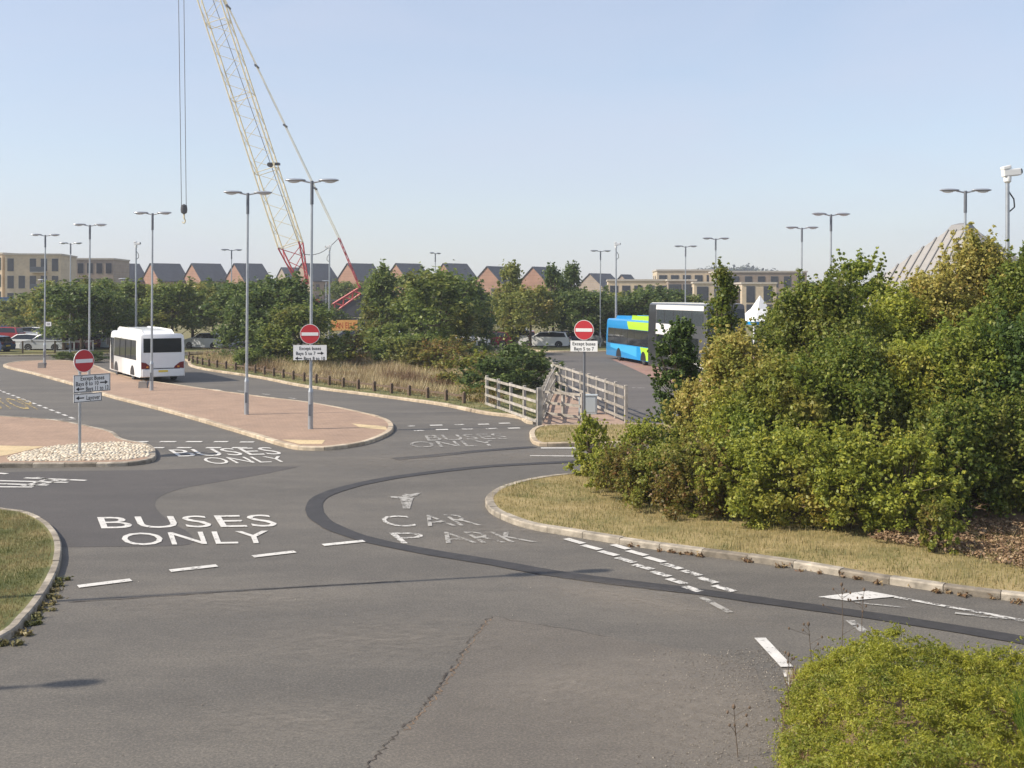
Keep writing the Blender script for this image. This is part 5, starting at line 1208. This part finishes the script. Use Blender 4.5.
for k in range(3):
    b = MB().box((wd*.62, -.75, zt-3.0-k*3.0), (2.6, 1.5, .14)).build('balcony', M['coping'], t); MB().box((wd*.62, -1.47, zt-2.5-k*3.0), (2.6, .05, .9)).build('railing', M['frame_grey'], b)
block('pale brick wing projecting past the left edge', -28, 6, 205, 254.5, M['brick_buff'], R(-14), 12, 4, 4, .9, 2.1)
block('block behind the pale apartment block, its shade put in as brown', 57, 112, 225, 259.5, M['brick_brown'], R(4), 12, 4, 6, 1.0, 1.9)  # shade on this block is put into its darker brick colour
block('low buff block behind the blue bus', 608, 668, 200, 281, M['brick_buff'], R(-4), 14, 2, 5, 1.3, 1.7)
block('taller buff block behind the double decker', 657, 716, 222, 271, M['brick_buff'], R(-3), 12, 3, 5, 1.4, 1.7)
block('dark brown stair block between the buff buildings', 668, 696, 196, 281, M['brick_brown'], R(-3), 10, 2, 2, 2.0, 2.2)
block('buff front wing with tall windows near the tent', 694, 728, 192, 283.5, M['brick_buff'], R(-3), 10, 2, 2, 1.8, 2.3)
block('brown brick block right of the taller buff block', 716, 806, 212, 272.5, M['brick_brown'], R(-2), 14, 3, 7, 1.2, 1.9)
block('buff end wing behind the white tent', 742, 776, 190, 284, M['brick_buff'], R(-3), 9, 2, 2, 1.3, 2.6)

# pale ribbed pyramid-roofed terminal behind the thicket
def terminal():
    Y = 62; t = thing('terminal_building', 'terminal building with pale ribbed pyramid roof behind the thicket', 'building', at(962, Y, 0), R(38))
    ap = zat(224, Y); e = 2.6; a = 6.3
    MB().box((0, 0, e/2), (2*a-1.2, 2*a-1.2, e)).build('wall', M['brick_buff'], t)
    c = [(-a, -a, e), (a, -a, e), (a, a, e), (-a, a, e)]; u = .55
    tp = [(-u, -u, ap-.35), (u, -u, ap-.35), (u, u, ap-.35), (-u, u, ap-.35)]
    rf = MB().add(c+tp, [(0, 1, 5, 4), (1, 2, 6, 5), (2, 3, 7, 6), (3, 0, 4, 7), (4, 5, 6, 7), (3, 2, 1, 0)]).build('roof', M['roof_pale'], t)
    rb = MB()
    for k in range(4):
        Rk = Matrix.Rotation(k*math.pi/2, 4, 'Z')
        for i in range(-13, 14):
            x = i*.47; s = 1-max(0, (abs(x)-u))/(a-u)
            if s < .05: continue
            p0 = Rk @ Vector((x, -a, e+.04)); yy = -a+(a-u)*s; p1 = Rk @ Vector((x, yy, e+.04+(ap-.35-e)*s)); rb.tube(p0, p1, .04, .04, 6)
    rb.build('roof_rib', M['roof_rib'], rf)
    MB().lathe([(.8, ap-.35), (.55, ap-.05), (.1, ap+.05)], 4, Matrix.Rotation(R(45), 4, 'Z')).build('roof_cap', M['roof_rib'], rf)
    for k in range(4): 
        o = MB().box((-4.2+k*2.7, -a+.55, 1.4), (1.6, .1, 1.8)).build('window', M['window'], t)
terminal()
# white tented kiosk
def kiosk():
    Y = 95; t = thing('tented_kiosk', 'white peaked canopy with blue band behind the double decker', 'canopy', at(760, Y, 0), R(20))
    ap, e = zat(297, Y), zat(321, Y); a = 1.55
    MB().lathe([(a*1.41, e), (a*.95, e+.45), (a*.5, e+1.0), (.16, ap-.1), (.05, ap+.1)], 4, Matrix.Rotation(R(45), 4, 'Z')).build('canopy', M['canvas'], t)
    MB().box((0, 0, e-.14), (2*a, 2*a, .26)).build('blue_band', M['bus_blue'], t)
    for x in (-1, 1):
        for y in (-1, 1): MB().box((x*(a-.08), y*(a-.08), e/2-.1), (.12, .12, e-.2)).build('leg', M['white_plastic'], t)
    MB().box((0, .3, .55), (2*a-.5, 1.4, 1.1)).build('counter', M['glass_grey'], t)
kiosk()
o = thing('storage_container', 'dark blue container cut by the left edge behind trees', 'container', at(-8, 140, 0), R(5))
MB().box((0, 0, 2.3), (3.2, 6, 4.6)).build('body', M['blue_panel'], o); b = MB()
for i in range(9): b.box((-1.5+i*.37, -3.03, 2.3), (.14, .06, 4.3))
b.build('ribs', M['blue_panel'], o); MB().box((0, -3.02, 4.65), (3.3, .1, .12)).build('top_rail', M['crane_dark'], o)

# ------------------------------------------------------------------ crane
def crane():
    Y = 160; k = Y/F
    t = thing('crawler_crane', 'tall lattice boom crawler crane with red base and cream boom', 'crane', at(345, Y, 0), 0)
    O = at(345, Y, 0)
    def W(px, py, dy=0): return Vector(((px-512)*k-O.x, dy, zat(py, Y)))
    foot, tip = W(303.5, 285), W(181, -92)
    ax = (tip-foot).normalized(); side = Vector((0, 1, 0)); up = ax.cross(side).normalized()
    L = (tip-foot).length
    def lattice(p0, p1, w0, w1, mt, nm, bay=2.6, rc=.11, rl=.05, parent=t):
        b = MB(); n_ = max(2, int((p1-p0).length/bay))
        cor = lambda i, a, c: p0.lerp(p1, i/n_)+up*a*(w0+(w1-w0)*i/n_)/2+side*c*(w0+(w1-w0)*i/n_)/2
        sg = [(-1, -1), (1, -1), (1, 1), (-1, 1)]
        for a, c in sg:
            for i in range(n_): b.tube(cor(i, a, c), cor(i+1, a, c), rc, rc, 6)
        for i in range(n_):
            for j in range(4):
                a, c = sg[j], sg[(j+1) % 4]
                if i % 2: a, c = c, a
                b.tube(cor(i, *a), cor(i+1, *c), rl, rl, 5)
                if i % 5 == 0: b.tube(cor(i, *a), cor(i, *c), rl*1.3, rl*1.3, 5)
        return b.build(nm, mt, parent)
    s1 = foot.lerp(tip, .105)
    lattice(foot, s1, 1.2, 3.0, M['crane_red'], 'boom_base', 1.5, .12, .06)
    lattice(s1+ax*.05, foot.lerp(tip, .93), 3.0, 3.0, M['crane_yellow'], 'boom', 2.1, .11, .04)
    lattice(foot.lerp(tip, .932), tip, 3.0, .9, M['crane_yellow'], 'boom_tip', 1.6, .14, .06)
    # sheave and little platform on the boom back
    MB().tube(W(270, 165, -.6), W(270, 165, .6), .3, .3, 14).box(tuple(W(275, 164)), (1.3, 1.0, .3)).build('rope_roller', M['crane_dark'], t)
    # pendants from boom tip back to the gantry
    g1, g2 = W(339, 238), W(360, 288)
    b = MB()
    for dy in (-.9, .9): b.tube(tip+Vector((0, dy*.4, 0)), g1+Vector((0, dy, 0)), .055, .055, 6)
    b.build('pendant', M['crane_yellow'], t)
    for q in (.30, .48, .66, .85): 
        c = tip.lerp(g1, q); MB().tube(c-Vector((.0, 1.0, 0)), c+Vector((0, 1.0, 0)), .16, .16, 8).build('pendant_link', M['cable'], t)
    sv = up.copy(); dg = (g2-g1).normalized()
    b = MB()
    for dy in (-.8, .8):
        b.tube(g1+Vector((0, dy, 0)), g2+Vector((0, dy, 0)), .065, .085, 6)
    for i in range(8): a = g1.lerp(g2, i/8); c = g1.lerp(g2, (i+1)/8); b.tube(a+Vector((0, .8 if i % 2 else -.8, 0)), c+Vector((0, -.8 if i % 2 else .8, 0)), .045, .045, 5)
    b.build('gantry', M['crane_red'], t)
    b = MB(); pts = [g1.lerp(W(299, 253), i/8)-Vector((0, 0, 1.1*math.sin(math.pi*i/8))) for i in range(9)]; b.path(pts, [.05]*9, 5); b.build('slack_cable', M['cable'], t)
    b = MB(); b.tube(foot.lerp(tip, .98), W(305, 262), .05, .05, 5); b.build('luffing_rope', M['cable'], t)
    # hoist rope and hook block
    hk = W(184, 212)
    b = MB()
    for dx in (-.42, .36): b.tube((tip.x+dx-.1, 0, tip.z), (hk.x+dx*.85, 0, hk.z+.9), .05, .05, 5)
    b.build('hoist_rope', M['cable'], t)
    h = MB().lathe([(.08, 1.1), (.42, .9), (.48, .3), (.42, -.1), (.12, -.3)][::-1], 12, Matrix.Translation(hk)).build('hook_block', M['crane_dark'], t, smooth=True)
    MB().path([hk+Vector(q) for q in [(0, 0, -.3), (0, 0, -.9), (.18, 0, -1.15), (.1, 0, -1.5), (-.12, 0, -1.55), (-.25, 0, -1.3)]], [.13, .11, .1, .1, .08, .04], 7).build('hook', M['crane_yellow'], h, smooth=True)
    # machine house, red A-arm, counterweight, tracks
    MB().box((-.2, 0, 3.0), (8.5, 3.2, 2.4)).box((2.9, 0, 4.5), (2.5, 2.8, .7)).build('machine_house', M['crane_dark'], t, bevel=.1)
    MB().box((4.9, 0, 2.9), (1.8, 4.4, 2.8)).build('counterweight', M['crane_dark'], t, bevel=.1)
    cabm = MB().prism([(-5.2, 1.9), (-3.2, 1.9), (-3.2, 4.3), (-4.5, 4.3), (-5.2, 3.3)], -3.0, -1.6, 'xz').build('cab', M['crane_red'], t); MB().box((-4.2, -3.02, 3.4), (1.4, .03, 1.1)).build('window', M['glass'], cabm)
    a0, a1 = W(334, 309, -1), W(361, 291, -1)
    b = MB(); dd = (a1-a0).normalized(); nn = Vector((-dd.z, 0, dd.x))
    for q in (-.55, .55):
        for dy in (-.6, .6): b.tube(a0+nn*q+Vector((0, dy, 0)), a1+nn*q*.7+Vector((0, dy, 0)), .15, .15, 6)
    for i in range(6): b.tube(a0.lerp(a1, i/6)+nn*(.55 if i % 2 else -.55)-Vector((0, .6, 0)), a0.lerp(a1, (i+1)/6)+nn*(-.5 if i % 2 else .5)-Vector((0, .6, 0)), .13, .13, 5)
    b.build('back_mast', M['crane_red'], t)
    for s in (-1, 1):
        pr = [(-4.2+.75*math.cos(a), .75+.75*math.sin(a)) for a in np.linspace(math.pi/2, 3*math.pi/2, 9)]+[(4.2+.75*math.cos(a), .75+.75*math.sin(a)) for a in np.linspace(-math.pi/2, math.pi/2, 9)]
        MB().prism(pr, s*3.2-.55, s*3.2+.55, 'xz').build('track', M['crane_dark'], t)
    MB().box((0, 0, 1.3), (3, 6, .7)).build('undercarriage', M['crane_dark'], t)
crane()
o = thing('site_banner', 'orange banner with red lettering below the crane', 'banner', at(344, 104, 0), 0)
z0, z1 = zat(330.5, 104), zat(320, 104)
MB().box((0, 0, (z0+z1)/2), (2.45, .04, z1-z0)).build('cloth', M['orange'], o); facetext('VAN ELLE', -1.05, 1.05, (z0+z1)/2, .55, M['banner_red'], o, -.024)
for s in (-1.2, 1.2): MB().tube((s, .06, 0), (s, .06, z1+.1), .04, .04, 8).build('post', M['galv'], o)

# ------------------------------------------------------------------ far wooded rise
rg = np.random.default_rng(21); cs = []; rs = []
for i in range(420):
    u = rg.random(); px = 655+u*170; hgt = (math.sin(math.pi*min(1, max(0, (px-668)/125)))**.55 if 668 < px < 793 else 0)
    Y = 900+rg.uniform(-25, 25); zt = 5+5+hgt*12.5
    z = zt*(1-.6*rg.random()**1.6); cs.append((at(px, Y).x, Y, z)); rs.append(rg.uniform(3, 6))
vol = np.array(rs)**2; cnt = (42000*vol/vol.sum()).astype(int)
stuff(link('distant_woods', leafcloud('distant_woods', cs, rs, cnt, 1.7, M['hill'], rg=rg)))
hl = MB(); vs = []; fs = []
for i in range(41):
    x = -700+i*35; vs += [(x, 930, -1), (x, 960, 7+4*math.sin(i*.7)+3*math.sin(i*1.9))]
for i in range(40): fs.append((2*i, 2*i+2, 2*i+3, 2*i+1))
vs2 = len(vs)
for i in range(41):
    x = -700+i*35; vs.append((x, 1100, -1))
for i in range(40): fs.append((2*i+1, 2*i+3, vs2+i+1, vs2+i))
struct(hl.add(vs, fs).build('hills', M['field']))

# ------------------------------------------------------------------ summer haze
hb = MB().box((-20, 520, 32.5), (1500, 1300, 69)).build('haze', None); stuff(hb)
hm = bpy.data.materials.new('haze'); hm.use_nodes = True; hn = hm.node_tree
hn.nodes.remove(hn.nodes["Principled BSDF"]); pv = hn.nodes.new("ShaderNodeVolumePrincipled"); pv.inputs["Density"].default_value = 0.00045; pv.inputs["Color"].default_value = (0.86, 0.89, 0.98, 1); pv.inputs["Anisotropy"].default_value = 0.2
hn.links.new(pv.outputs[0], hn.nodes["Material Output"].inputs["Volume"]); hb.data.materials.append(hm)
